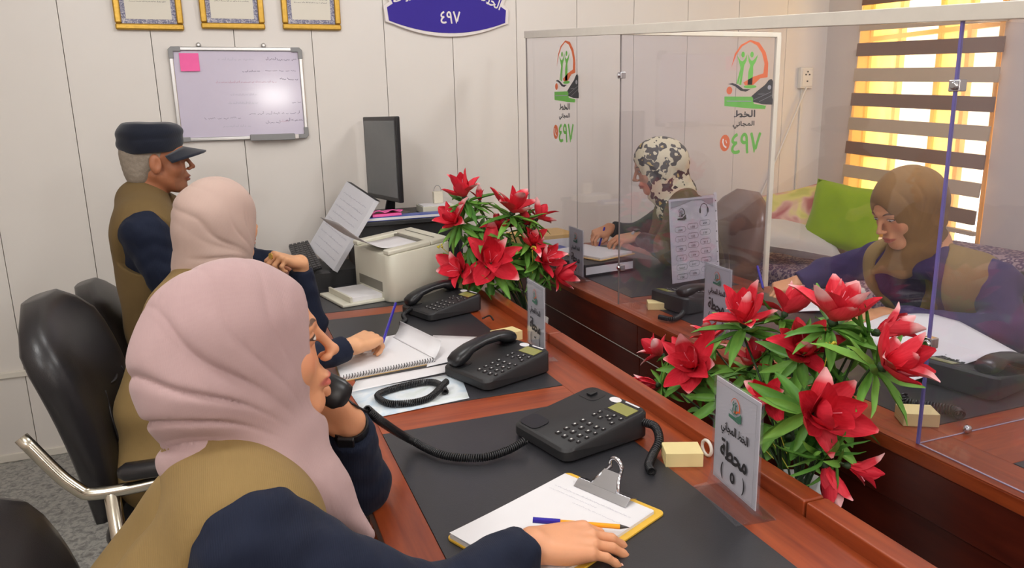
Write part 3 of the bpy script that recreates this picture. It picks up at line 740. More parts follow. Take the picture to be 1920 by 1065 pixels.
def telephone(loc_, rz, label, on_hook=True, sticker=True):
    o = thing('desk_telephone', label, 'telephone', loc_, rz, 'black desk telephones')
    L, W = .232, .195
    zt = lambda x: .030 + (x + L / 2) / L * .034
    b = MB(); outline = rrect(L, W, .022, 5); n = len(outline)
    rings = [(.93, .0), (1.0, .006), (1.0, -1), (.955, -2)]
    vs = []
    for sc, z in rings:
        for (px, py) in outline:
            X = px * sc if sc < 1 else px; Yy = py * sc if sc < 1 else py
            zz = z if z >= 0 else (zt(px) - .006 if z == -1 else zt(px))
            vs.append((X, Yy, zz))
    fs = [(r * n + i, r * n + (i + 1) % n, (r + 1) * n + (i + 1) % n, (r + 1) * n + i) for r in range(3) for i in range(n)]
    fs += [tuple(range(n - 1, -1, -1)), tuple(range(3 * n, 4 * n))]
    b.add(vs, fs); b.build('body', 'black_s', o, bevel=.0015)
    sl = math.atan(.034 / L)
    base = frame_M((0, 0, zt(0)), (math.cos(sl), 0, math.sin(sl)), (0, 1, 0))
    def deck(x, y, dz=0.0): return (x, y, zt(x) + dz)
    for i in range(4):
        for j in range(3):
            share('key', KEY, o, deck(-.078 + i * .0225, -.068 + j * .0225), (0, -sl, 0))
    for j in range(4): share('key', KEY, o, deck(-.078 + j * .0225 + .004, -.086), (0, -sl, 0), (.7, .6, 1))
    for i, (xx, yy) in enumerate(((.022, -.022), (.038, -.022), (.022, -.042), (.036, -.050), (.030, -.064), (.046, -.060), (.022, -.080), (.046, -.082))):
        share('key', KEY, o, deck(xx, yy), (0, -sl, 0), (.85, .8, 1))
    l = MB().box((-.017, -.031, -.001), (.017, .031, .0015), frame_M(deck(.078, -.052, .0004), (math.cos(sl), 0, math.sin(sl)), (0, 1, 0))).build('display', 'lcd', o)
    MB().box((-.023, -.036, -.0016), (.023, .036, .0006), frame_M(deck(.078, -.052, .0004), (math.cos(sl), 0, math.sin(sl)), (0, 1, 0))).build('display_bezel', 'black', o)
    if sticker:
        s = MB(); Mk = frame_M(deck(.098, -.005, .0012), (math.cos(sl), 0, math.sin(sl)), (0, 1, 0)); disc2(s, 0, 0, .011, .017, Mk); s.build('white_sticker', 'white', o)
        s = MB(); Mk = frame_M(deck(.106, -.052, .0012), (math.cos(sl), 0, math.sin(sl)), (0, 1, 0)); poly2(s, [(-.0025, -.022), (.0025, -.022), (.0025, .022), (-.0025, .022)], Mk); s.build('white_strip', 'white', o)
    for cx in (-.082, .082):
        Mk = frame_M(deck(cx, .058, .0005), (math.cos(sl), 0, math.sin(sl)), (0, 1, 0))
        MB().prism(rrect(.048, .062, .016, 4), -.008, .0008, Mk).build('cradle_shade', 'black', o)  # flush darker inset paints the shade of a recessed cradle
    MB().box((-.010, -.008, 0), (.010, .008, .006), frame_M(deck(.082, .058), (math.cos(sl), 0, math.sin(sl)), (0, 1, 0))).build('hook_switch', 'black', o, bevel=.001)
    if on_hook:
        hs = share('handset', HANDSET, o, deck(0, .058, .002), (0, -sl, 0), (1.08, 1.15, 1))
    return o
def o_coil(o, pts, r=.0075, wire=.0021, pitch=.0047):
    bpy.context.view_layer.update()
    inv = Matrix.LocRotScale(o.location, o.rotation_euler, None).inverted()
    P = [inv @ Vector(p) for p in pts]
    MB().tube(coil_points(P, r, pitch), wire, 5).build('coiled_cord', 'black', o, smooth=True)
def o_wire(o, pts, r=.0022, nm='straight_cord', mat='black'):
    inv = Matrix.LocRotScale(o.location, o.rotation_euler, None).inverted()
    MB().tube(spline([inv @ Vector(p) for p in pts], 8), r, 6).build(nm, mat, o, smooth=True)
def station_sign(loc_, rz, num, label):
    # local: faces -x (text right = -y)
    o = thing('station_sign', label, 'sign', loc_, rz, 'clear acrylic station signs')
    W, H = .142, .208
    MB().box((-.0035, -W / 2 - .004, .014), (-.0015, W / 2 + .004, .014 + H)).build('clear_cover', 'clear', o)
    MB().box((.0015, -W / 2 - .004, .014), (.0035, W / 2 + .004, .014 + H)).build('clear_cover', 'clear', o)
    card = MB().box((-.0010, -W / 2, .022), (.0010, W / 2, .012 + H)).build('sign_card', 'sign', o)
    b = MB(); b.prism([(-.040, 0), (.040, 0), (.040, .003), (.012, .006), (.0045, .030), (-.0045, .030), (-.012, .006), (-.040, .003)], -W / 2 - .004, W / 2 + .004, frame_M((0, 0, 0), (1, 0, 0), (0, 0, 1)))
    b.build('clear_foot', 'clear', o, bevel=.001)
    M = frame_M((-.0042, 0, .014), (0, -1, 0), (0, 0, 1))
    emblem(card, M, 0.0, H * .80, .042 / 380, .044 / 530, ('lorange', 'signgreen', 'signgreen'), False)
    tm = MB(); text_into(tm, arabic('الخط المجاني').replace('  ', ' '), 0, H * .575, .088, .026, M, 0, .0006)
    text_into(tm, arabic('محطة'), 0, H * .385, .086, .036, M, 0, .0013)
    text_into(tm, num, 0, H * .17, .013, .019 if num != '١' else .022, M, 0, .0012)
    text_into(tm, '(', -.036, H * .17, .007, .032, M, 0, .0005); text_into(tm, ')', .036, H * .17, .007, .032, M, 0, .0005)
    tm.build('lettering', 'ink', card)
    fr = MB()
    x0, x1, y0, y1 = -W / 2 + .006, W / 2 - .006, .014, H - .008
    for a, c in (((x0, y0), (x1, y0)), ((x1, y0), (x1, y1)), ((x1, y1), (x0, y1)), ((x0, y1), (x0, y0))): stroke2(fr, [a, c], .0009, M)
    fr.build('border_line', 'lgrey', card)
    return o
MAT['signgreen'] = M_plain('sign_print_green', (62, 112, 92), .6)
def arab_pair(a): return a
def block(loc_, rz, label, dims=(.075, .055, .03)):
    o = thing('memo_block', label, 'block', loc_, rz, 'small pale yellow blocks')
    MB().box((-dims[0] / 2, -dims[1] / 2, 0), (dims[0] / 2, dims[1] / 2, dims[2])).build('sheet_stack', 'block', o, bevel=.0012)
    MB().box((-dims[0] / 2 - .0006, -dims[1] / 2 + .004, dims[2] * .32), (dims[0] / 2 + .0006, dims[1] / 2 - .004, dims[2] * .36)).build('stack_line', 'manila', o)
    return o
def pen(p0, p1, label, cat='pen', r=.0042, body='pen', tipm='graph', cap=True):
    p0, p1 = Vector(p0), Vector(p1); d = p1 - p0
    o = thing('ballpoint_pen' if cat == 'pen' else 'pencil', label, cat, p0)
    L = d.length; u = d.normalized()
    MB().tube([(0, 0, 0), u * .003, u * (L * .9)], [r * .6, r, r], 10).build('barrel', body, o, smooth=False)
    MB().tube([u * (L * .9), u * (L * .97), u * L], [r, r * .4, r * .12], 10).build('tip', tipm, o)
    if cap: MB().tube([-u * .001, u * (L * .28)], [r * 1.2, r * 1.25], 10).build('cap', 'pen', o)
    return o

# ================================================================== LEFT DESK: things
ph1 = telephone((.672, 1.388, DZ + .0012), math.radians(13), 'black telephone off the hook beside the yellow clipboard', False)
ph2 = telephone((.640, 1.845, DZ + .0012), math.radians(20), 'black telephone with handset resting, beside station sign six')
ph3 = telephone((.680, 2.555, DZ + .0012), math.radians(19), 'black telephone in front of the cream printer')
o_coil(ph2, [AZ(838, 715, .785), AZ(800, 748, .772), AZ(735, 757, .772), AZ(708, 742, .772), AZ(740, 728, .772), AZ(800, 716, .772), AZ(826, 722, .772), AZ(835, 735, .772)], .0072)
# grey worn cord and plug end at the head of the nearest telephone
o_coil(ph1, [AZ(1207, 792, .80), AZ(1228, 800, .80), AZ(1236, 825, .79), AZ(1225, 850, .775), AZ(1217, 872, .770), AZ(1222, 884, .770)], .0075, .0024, .0050)
o_wire(ph3, [AZ(905, 597, .79), AZ(918, 592, .785), AZ(925, 600, .775)], .003)
o_coil(ph3, [AZ(772, 578, .79), AZ(757, 590, .775), AZ(760, 600, .772), AZ(752, 606, .772)], .0068)

station_sign((.800, 1.018, DZ), math.radians(-6), '٥', 'clear station sign numbered five standing in front of the near red flowers')
station_sign((.800, 1.945, DZ), math.radians(-3), '٦', 'clear station sign numbered six behind the middle telephone')
block((.808, 1.196, DZ), math.radians(-22), 'pale yellow block beside the nearest telephone and station sign five')
block((.775, 2.135, DZ), math.radians(12), 'pale yellow block behind the middle telephone on the left desk', (.085, .06, .03))
block(AZ(853, 547, DZ) + Vector((.02, .05, 0)), 0.3, 'pale yellow block half hidden behind the cream printer', (.05, .06, .05))
rg = MB(); rg.tube([Vector((0, .016 * math.cos(2 * PI * i / 20), .018 + .016 * math.sin(2 * PI * i / 20))) for i in range(21)], .0035, 8, False)
rg = rg.build('cable_ring', 'trimw', smooth=True); rg.location = (.868, 1.196, DZ); tag(rg, 'small white cable ring beside the pale yellow block', 'cable ring')

def clipboard(loc_, rz, label):
    o = thing('clipboard', label, 'clipboard', loc_, rz)      # local x = towards clip (long), y = left
    MB().prism(rrect(.318, .228, .012), 0, .004).build('board', 'yellow', o, bevel=.001)
    pg = MB().prism(rrect(.296, .208, .001, 1, -.008, .002), .004, .0095).build('paper_stack', 'white', o)
    MB().grid(lambda u, v: (-.156 + u * .297, -.10 + v * .206, .0098 + .004 * (1 - u) ** 3), 10, 2).build('top_sheet', 'white', o, smooth=True)
    rnd = random.Random(11); tm = MB(); M = frame_M((0, 0, .0102), (0, -1, 0), (1, 0, 0))
    scribble(tm, -.085, .085, .092, .0035, M, .0006, rnd); scribble(tm, -.09, .02, .078, .003, M, .0005, rnd); scribble(tm, -.02, .085, .064, .003, M, .0005, rnd)
    tm.build('faint_writing', 'inkf', pg)
    c = MB(); c.add([(.112, -.060, .010), (.112, .060, .010), (.128, .060, .022), (.128, -.060, .022), (.150, -.058, .012), (.150, .058, .012)], [(0, 1, 2, 3), (3, 2, 5, 4)])
    cl = c.build('clip', 'steel', o, solid=.0022, bevel=.0012)
    n = 14; P = []
    for i in range(n + 1):
        a = math.radians(-20 + 220 * i / n); P.append(Vector((.152 + .010 * math.cos(a) * .3 + .012, .015 * math.cos(a), .052 + .015 * math.sin(a))))
    MB().tube([Vector((.130, .030, .020)), Vector((.145, .020, .036))] + P[::-1][::-1] + [Vector((.145, -.020, .036)), Vector((.130, -.030, .020))], .0042, 8).build('clip_loop', 'steel', cl, smooth=True)
    MB().add([(.126, -.028, .021), (.126, .028, .021), (.152, .017, .046), (.152, -.017, .046)], [(0, 1, 2, 3)]).build('clip_lever', 'steel', cl, solid=.002)
    return o
ca, cb, cc = AZ(838, 1012, DZ), AZ(1065, 890, DZ), AZ(1245, 965, DZ)
ang = math.atan2(cb.y - ca.y, cb.x - ca.x)
cdir = Vector((math.cos(ang), math.sin(ang), 0)); cn = Vector((cdir.y, -cdir.x, 0))
cctr = cb - cdir * .157 + cn * .112
clipboard((cctr.x, cctr.y, DZ + .0014), ang, 'yellow clipboard with white paper under the nearest woman\'s hand')
pen(AZ(1000, 975, .795), AZ(1180, 989, .783), 'orange pencil with blue end held in the nearest woman\'s right hand', 'pencil', .0042, 'orange', 'graph', True)

# notebook, curled pages and loose sheets in front of the second woman
nb = thing('notebook', 'open spiral notebook under the second woman\'s writing hand', 'notebook', (0, 0, 0))
q = [AZ(640, 716, DZ), AZ(815, 681, DZ), AZ(770, 628, DZ), AZ(620, 660, DZ)]
c0 = MB(); c0.add([v + Vector((0, 0, .002)) for v in q] + [v + Vector((0, 0, .012)) for v in q], [(0, 3, 2, 1), (4, 5, 6, 7), (0, 1, 5, 4), (1, 2, 6, 5), (2, 3, 7, 6), (3, 0, 4, 7)])
c0.build('pages', 'white', nb)
MB().add([v + Vector((0, 0, .0012)) for v in [q[0] + (q[0] - q[2]) * .015, q[1] + (q[1] - q[3]) * .015, q[2], q[3]]], [(0, 1, 2, 3)]).build('cover', 'manila', nb, solid=.0015)
MB().tube(coil_points([q[0].lerp(q[1], .02) + Vector((0, 0, .012)), q[0].lerp(q[1], .5) + Vector((0, 0, .012)), q[1] + Vector((0, 0, .012))], .006, .008, 8), .001, 4).build('spiral', 'black', nb)
def curl(u, v):
    a = AZ(738, 640, DZ); b = AZ(815, 681, DZ); base = a.lerp(b, v)
    ang_ = u * 2.6; r = .042
    side = (AZ(770, 612, DZ) - a).normalized()
    return base + Vector((side.x, side.y, 0)) * (.055 * u + .03 * math.sin(ang_)) + Vector((0, 0, .014 + .030 * (1 - math.cos(ang_)) * .6))
MB().grid(curl, 12, 4).build('curled_page', 'white', nb, smooth=True, solid=.0008)
def sheet(pts, label, z=DZ + .0022, mat='white', th=.0006, lift=0.0, name='paper_sheet', cat='paper'):
    P = [Vector((p.x, p.y, z)) for p in pts]
    def fn(u, v):
        a = P[0].lerp(P[1], u); b = P[3].lerp(P[2], u); r = a.lerp(b, v); r.z += lift * (math.sin(u * 3.1) * .5 + v * v * .5); return r
    o = MB().grid(fn, 8, 6).build(name, mat, None, smooth=True, solid=th)
    return tag(o, label, cat)
sheet([AZ(800, 690, DZ), AZ(878, 672, DZ), AZ(912, 634, DZ), AZ(812, 630, DZ)], 'loose white sheet beside the curled notebook page', DZ + .003)
sheet([AZ(690, 788, DZ), AZ(880, 748, DZ), AZ(862, 700, DZ), AZ(655, 736, DZ)], 'pale blue printed sheet under the coiled telephone cord', DZ + .0022, 'bluesheet')
sheet([AZ(655, 738, DZ), AZ(845, 698, DZ), AZ(842, 684, DZ), AZ(668, 716, DZ)], 'white lined paper strip under the spiral notebook', DZ + .0030)
pen(AZ(742, 568, .845), AZ(711, 662, .775), 'blue pen upright in the second woman\'s writing hand', 'pen', .0046, 'pen', 'graph', False)

# printer
pr = thing('laser_printer', 'cream laser printer with paper in its top slot', 'printer', (.625, 2.952, DZ + .0012), math.radians(13))
def printer():
    w, d, h = .275, .36, .205
    b = MB(); out = rrect(w, d, .035, 6); n = len(out); vs = []
    zt = lambda x: h - .018 + (x + w / 2) / w * .026 - .05 * max(0, (-x - .08)) 
    for sc, z in ((.97, 0), (1, .008), (1, 'a'), (.985, 'b')):
        for px, py in out: vs.append((px * sc, py * sc, z if not isinstance(z, str) else zt(px) - (.004 if z == 'a' else 0)))
    b.add(vs, [(r * n + i, r * n + (i + 1) % n, (r + 1) * n + (i + 1) % n, (r + 1) * n + i) for r in range(3) for i in range(n)] + [tuple(range(n - 1, -1, -1)), tuple(range(3 * n, 4 * n))])
    b.build('body', 'beige', pr, bevel=.003)
    # lid with an open output slot
    lid = MB(); out2 = rrect(w * 1.0, d * 1.0, .035, 6); hole = [(-.11, -.125), (.045, -.125), (.045, .125), (-.11, .125)]
    top = lambda x: zt(x) + .018
    z0 = MB()
    for (a, b_, c, e) in ((-w / 2 + .004, -d / 2 + .006, .05, -.125), (-w / 2 + .004, .125, .05, d / 2 - .006)):
        z0.add([(a, b_, zt(a)), (c, b_, zt(c)), (c, e, zt(c)), (a, e, zt(a)), (a, b_, top(a)), (c, b_, top(c)), (c, e, top(c)), (a, e, top(a))], [(0, 3, 2, 1), (4, 5, 6, 7), (0, 1, 5, 4), (1, 2, 6, 5), (2, 3, 7, 6), (3, 0, 4, 7)])
    a, c = .05, w / 2 - .004
    z0.add([(a, -d / 2 + .006, zt(a)), (c, -d / 2 + .012, zt(c)), (c, d / 2 - .012, zt(c)), (a, d / 2 - .006, zt(a)), (a, -d / 2 + .006, top(a)), (c, -d / 2 + .012, top(c)), (c, d / 2 - .012, top(c)), (a, d / 2 - .006, top(a))], [(0, 3, 2, 1), (4, 5, 6, 7), (0, 1, 5, 4), (1, 2, 6, 5), (2, 3, 7, 6), (3, 0, 4, 7)])
    z0.build('lid', 'beige', pr, bevel=.006, seg=3)
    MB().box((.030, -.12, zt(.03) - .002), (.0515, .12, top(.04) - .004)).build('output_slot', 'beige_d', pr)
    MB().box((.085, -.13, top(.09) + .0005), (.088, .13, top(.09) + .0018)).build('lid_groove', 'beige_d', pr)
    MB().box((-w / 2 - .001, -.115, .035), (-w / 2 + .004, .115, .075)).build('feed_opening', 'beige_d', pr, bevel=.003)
    MB().box((-w / 2 - .17, -.125, .0), (-w / 2 + .02, .125, .012)).build('paper_tray', 'beige', pr, bevel=.004)
    MB().box((-w / 2 - .125, -.105, .012), (-w / 2 + .02, .105, .028)).build('tray_paper', 'white', pr, bevel=.001)
    MB().box((-w / 2 - .135, -.115, .012), (-w / 2 - .125, .115, .034)).build('paper_stop', 'beige', pr, bevel=.002)
    # sheet leaving the slot, curling up to the left
    def sh(u, v):
        x = .04 - u * .33; return (x, -.095 + v * .19, zt(max(x, -.12)) + .008 + .125 * max(0, (u - .35) / .65) ** 1.7)
    MB().grid(sh, 14, 3).build('printed_sheet', 'white', pr, smooth=True, solid=.0008)
printer()

# riser box, monitor and the things on it
rs = thing('monitor_riser', 'black monitor riser box behind the printer', 'riser', (0, 0, 0))
MB().box((.50, 3.18, 1.000), (.97, 3.62, 1.018)).build('riser_top', 'black_s', rs, bevel=.003)
MB().box((.51, 3.19, DZ), (.53, 3.61, 1.0)).build('riser_side', 'black_s', rs); MB().box((.94, 3.19, DZ), (.96, 3.61, 1.0)).build('riser_side', 'black_s', rs)
MB().box((.53, 3.20, DZ), (.94, 3.22, 1.0)).build('riser_front', 'black_s', rs)
mo = thing('computer_monitor', 'thin black computer monitor turned towards the man in the cap', 'monitor', (.655, 3.415, 1.018), math.radians(12))
def monitor():
    # screen faces -x; local y spans
    c = [(0.0, .17), (0.0, -.17)]
    MB().box((.0, -.185, .068), (.022, .185, .44)).build('housing', 'black', mo, bevel=.005)
    MB().box((-.0012, -.170, .088), (.001, .170, .422)).build('screen', 'screen', mo)
    MB().tube([(.04, 0, .20), (.045, 0, .1), (.03, 0, .012)], [.016, .018, .024], 10).build('neck', 'black', mo, smooth=True)
    MB().box((.015, -.05, .14), (.045, .05, .26)).build('mount', 'black', mo, bevel=.006)
    MB().prism(rrect(.16, .22, .05, 6, .02, 0), 0, .012).build('base', 'black', mo, bevel=.003)
monitor()
def slab(name, label, cat, c, dims, rz, mat, bevel=.002, extra=None):
    o = thing(name, label, cat, c, rz)
    MB().box((-dims[0] / 2, -dims[1] / 2, 0), (dims[0] / 2, dims[1] / 2, dims[2])).build('cover', mat, o, bevel=bevel)
    if extra: extra(o, dims)
    return o
def pagesx(o, d): MB().box((-d[0] / 2 + .003, -d[1] / 2 - .0008, d[2] * .2), (d[0] / 2 - .003, -d[1] / 2 + .01, d[2] * .8)).build('page_edges', 'white', o)
slab('blue_folder', 'flat blue folder on top of the black riser box', 'folder', (.73, 3.235, 1.018), (.40, .07, .018), 0.03, 'navyf', extra=pagesx)
pk = thing('sticky_pad', 'crumpled bright pink pad lying on the black riser', 'note pad', (.625, 3.225, 1.0365), .1)
MB().grid(lambda u, v: (-.07 + u * .14, -.03 + v * .06, .004 + .012 * abs(math.sin(u * 7)) * (1 - v * .6) + .012), 12, 4).build('crumpled_sheet', 'pinkf', pk, solid=.004)
MB().box((-.065, -.028, 0), (.065, .028, .012)).build('pad', 'pinkf', pk, bevel=.002)
slab('white_box', 'flat white box beside the monitor foot', 'box', (.90, 3.40, 1.018), (.16, .13, .032), 0.0, 'beige', .003, lambda o, d: MB().box((-d[0] / 2 + .004, -d[1] / 2 + .004, d[2]), (d[0] / 2 - .02, d[1] / 2 - .02, d[2] + .004)).build('lid', 'white', o, bevel=.001))
ty = thing('tag_holder', 'small cream holder with a thin wire loop on the white box', 'holder', (.915, 3.42, 1.054))
MB().box((-.022, -.015, 0), (.022, .015, .055)).build('body', 'cream', ty, bevel=.003)
MB().tube([(.018 * math.cos(a), 0, .055 + .028 * math.sin(a)) for a in [PI * i / 10 for i in range(11)]], .0015, 5).build('wire_loop', 'greyp', ty)

# leaning document and keyboard, mouse in front of the man
dc = thing('document_pad', 'thick white document pad leaning against the black riser', 'document')
A_, B_, C_, D_ = AY(578, 462, 3.45), AY(625, 507, 3.15), AY(703, 375, 3.17), AY(650, 340, 3.47)
nn = (B_ - A_).cross(D_ - A_).normalized() * .022
MB().add([A_, B_, C_, D_, A_ - nn, B_ - nn, C_ - nn, D_ - nn], [(0, 1, 2, 3), (7, 6, 5, 4), (0, 4, 5, 1), (1, 5, 6, 2), (2, 6, 7, 3), (3, 7, 4, 0)]).build('pages', 'paperg', dc)
tm = MB(); rnd = random.Random(3)
Md = frame_M(A_ + nn.normalized() * .001 if nn.y < 0 else A_ + nn.normalized() * .001, (B_ - A_), (D_ - A_))
Lw, Lh = (B_ - A_).length, (D_ - A_).length
for q_ in range(9):
    tm = MB(); scribble(tm, Lw * .1, Lw * .9, Lh * (.1 + .095 * q_), .006, Md, .0012, rnd); tm.build('printed_line', 'inkf', dc)

MB().add([C_ + nn * -.1, D_ - nn * .1, D_ + (D_ - A_) * .02 - nn * 1.1, C_ + (C_ - B_) * .02 - nn * 1.1], [(0, 1, 2, 3)]).build('back_cover', 'black_s', dc, solid=.002)
MB().box((A_.x, 3.17, DZ), (A_.x + .17, 3.40, min(A_.z, B_.z) - .004)).build('support_stack', 'black_s', dc)
kb = thing('computer_keyboard', 'black computer keyboard under the man\'s fingers', 'keyboard')
kc = [AY(560, 513, 3.10), AY(604, 500, 3.15), AY(578, 452, 3.50), AY(541, 460, 3.50)]
MB().add([v - Vector((0, 0, .012)) for v in kc] + kc, [(0, 3, 2, 1), (4, 5, 6, 7), (0, 1, 5, 4), (1, 2, 6, 5), (2, 3, 7, 6), (3, 0, 4, 7)]).build('case', 'black', kb, bevel=.003)
for i in range(14):
    for j in range(5):
        u0, u1, v0, v1 = (j + .12) / 5, (j + .88) / 5, (i + .12) / 14, (i + .88) / 14
        pt = lambda u, v: kc[0].lerp(kc[1], u).lerp(kc[3].lerp(kc[2], u), v)
        P = [pt(u0, v0), pt(u1, v0), pt(u1, v1), pt(u0, v1)]
        MB().add(P + [p_ + Vector((0, 0, .005)) for p_ in P], [(4, 5, 6, 7), (0, 1, 5, 4), (1, 2, 6, 5), (2, 3, 7, 6), (3, 0, 4, 7)]).build('key', 'key', kb)
zk = min(v.z for v in kc) - .014
MB().box((.27, 3.12, DZ), (.36, 3.48, zk)).build('keyboard_stand', 'black_s', kb)
ms = loft([((x_, 0, .0), (0, 1, 0), (0, 0, 1), .030 * s_, .030 * s_) for x_, s_ in ((-.05, .3), (-.042, .75), (-.02, 1.0), (.01, 1.0), (.04, .8), (.052, .3))], 14, 2.2)
ms.v = [(a, b, max(0, c)) for a, b, c in ms.v]
mp = AZ(605, 527, DZ); mo2 = thing('computer_mouse', 'black computer mouse beside the keyboard', 'mouse', (mp.x, mp.y, DZ + .001), .5)
ms.build('shell', 'black', mo2, smooth=True); MB().box((.012, -.003, .024), (.032, .003, .031)).build('wheel', 'greyp', mo2)
MB().tube(spline([(.05, 0, .008), (.12, -.02, .004), (.2, -.06, .004), (.26, -.05, .004)], 6), .002, 5).build('cord', 'black', mo2)

# ================================================================== RIGHT DESK: things
ph4 = telephone((1.745, 1.275, DZ + .0012), math.radians(180 + 12), 'black telephone behind the acrylic screen nearest the camera, papers resting on it', True, False)
o_coil(ph4, [AZ(1690, 740, .79), AZ(1700, 755, .775), AZ(1740, 762, .773), AZ(1790, 770, .776), AZ(1800, 778, .776)], .011, .0028, .0065)
ph5 = telephone((1.53, 2.235, DZ + .0012), math.radians(180 + 8), 'black telephone behind the number list sheet', True, False)
o_coil(ph5, [AZ(1240, 552, .80), AZ(1262, 562, .785), AZ(1280, 585, .773), AZ(1262, 598, .773), AZ(1235, 594, .773)], .0072)
block((1.40, 1.155, DZ), math.radians(-30), 'pale yellow block behind the corner of the acrylic screen', (.075, .06, .03))
block((1.405, 2.265, DZ), math.radians(-25), 'pale yellow block beside the telephone behind the screen seam', (.07, .055, .026))
station_sign((1.405, 1.912, DZ), math.radians(-2), '٢', 'clear station sign partly hidden behind the near red flowers')
station_sign((1.353, 2.83, DZ), math.radians(-2), '١', 'clear station sign numbered one at the far desk')
ls = thing('number_list', 'tall printed sheet of ringed numbers in a punched sleeve', 'printed sheet', (1.62, 2.50, DZ + .02), math.radians(6)); ls.rotation_euler = (math.radians(-6), 0, math.radians(9))
lw_, lh_ = .24, .335
pgm = MB().box((0, -.001, 0), (lw_, .001, lh_)).build('sheet', 'white', ls)
MB().box((-.004, -.0022, -.003), (lw_ + .006, -.0016, lh_ + .004)).build('clear_sleeve', 'clear', ls)
st = MB().box((lw_, -.0014, .0), (lw_ + .016, .0010, lh_ + .012)).build('punched_strip', 'white', ls)
for q_ in range(8): MB().lathe([(.0028, -.0022), (.0028, -.0016)], 8, Matrix.Translation((lw_ + .008, 0, lh_ * (.06 + .125 * q_))) @ Matrix.Rotation(PI / 2, 4, 'X') @ Matrix.Translation((0, 0, .0035))).build('punch_hole', 'ink', st)
Ml = frame_M((0, -.0026, 0), (1, 0, 0), (0, 0, 1))
hd = MB(); poly2(hd, [(.008, lh_ - .008), (.008, lh_ - .036), (.05, lh_ - .028), (.12, lh_ - .012), (.17, lh_ - .014), (lw_ - .006, lh_ - .045), (lw_ - .006, lh_ - .008)][::-1], Ml); hd.build('header_print', 'lgrey', pgm)
emblem(pgm, frame_M((0, -.003, 0), (1, 0, 0), (0, 0, 1)), .062, lh_ - .062, .048 / 380, .05 / 530, ('ink', 'ink', 'ink'), False)
hp_ = MB(); stroke2(hp_, [(.182 + .020 * math.cos(a), lh_ - .052 + .024 * math.sin(a)) for a in [PI * i / 10 for i in range(11)]], .003, Ml)
for sx_ in (-1, 1): disc2(hp_, .182 + sx_ * .021, lh_ - .056, .005, .011, Ml)
stroke2(hp_, [(.201, lh_ - .066), (.195, lh_ - .078), (.186, lh_ - .080)], .002, Ml); hp_.build('headset_print', 'ink', pgm)
ov = MB(); nums = [['104', '115', '305', '911', '5664', '108'], ['130', '122', '105', '144', '107', '109'], ['497', '139', '911', '118', '106', '103']]
for ci in range(3):
    for ri in range(6):
        cx, cy = .052 + ci * .066, lh_ - .122 - ri * .038 + (.016 if ci == 2 else (.008 if ci == 1 else 0))
        P = [(cx + px_, cy + py_) for px_, py_ in rrect(.056, .022, .0105, 4)]; stroke2(ov, P + [P[0]], .0009, Ml)
        text_into(ov, nums[ci][ri], cx, cy - .003, .007 * len(nums[ci][ri]), .0085, Ml)
        scribble(ov, cx - .014, cx + .014, cy + .0085, .002, Ml, .0005, rnd)
ov.build('ringed_numbers', 'ink', pgm)
# papers under the hands of the woman in the brown scarf
def warp_sheet(label, pts, fz, mat='white', name='paper_sheet', th=.001):
    P = [Vector((p[0], p[1], 0)) for p in pts]
    def fn(u, v):
        r = P[0].lerp(P[1], u).lerp(P[3].lerp(P[2], u), v); r.z = fz(u, v); return r
    return tag(MB().grid(fn, 14, 8).build(name, mat, None, smooth=True, solid=th), label, 'paper')
pw_ = [AZ(1668, 662, .80), AZ(1890, 652, .845), AZ(1815, 598, .845), AZ(1640, 598, .79)]
warp_sheet('large white sheet draped over the telephone in front of the brown-scarfed woman', [AZ(1700, 688, .815), AZ(1912, 655, .845), AZ(1800, 600, .825), AZ(1590, 590, .77)], lambda u, v: .772 + .062 * min(1, u * 1.3) * (1 - .25 * v) + .012 * math.sin(u * 3.0) * v)
warp_sheet('open white notebook page beside the brown-scarfed woman\'s pen', [AZ(1490, 590, DZ), AZ(1640, 600, DZ), AZ(1620, 545, DZ), AZ(1500, 545, DZ)], lambda u, v: .770 + .012 * math.sin(u * 3.1))
slab('dark_notepad', 'flat dark notepad under the white pages by the acrylic screen', 'notepad', AZ(1530, 600, DZ) + Vector((0, 0, .001)), (.20, .16, .007), .5, 'black_s', .001, pagesx)
slab('black_binder', 'thick black binder at the far end of the screened desk', 'binder', (1.50, 3.02, DZ + .0012), (.26, .34, .055), .15, 'black_s', .004, pagesx)
cp = thing('clipboard', 'white papers on a clipboard under the leopard-scarfed woman\'s hands', 'clipboard', (1.545, 3.06, DZ + .058), .35)
MB().prism(rrect(.24, .32, .01), 0, .004).build('board', 'manila', cp, bevel=.001); MB().prism(rrect(.215, .30, .002, 1), .004, .012).build('paper_stack', 'white', cp)
slab('manila_folder', 'stack of manila folders against the back wall by the screen', 'folder', (1.47, 3.49, DZ + .0012), (.30, .22, .10), .05, 'manila', .003, pagesx)
slab('blue_binder', 'dark blue binder lying in front of the manila folders', 'binder', (1.42, 3.29, DZ + .0012), (.22, .14, .05), .1, 'navyf', .003, pagesx)

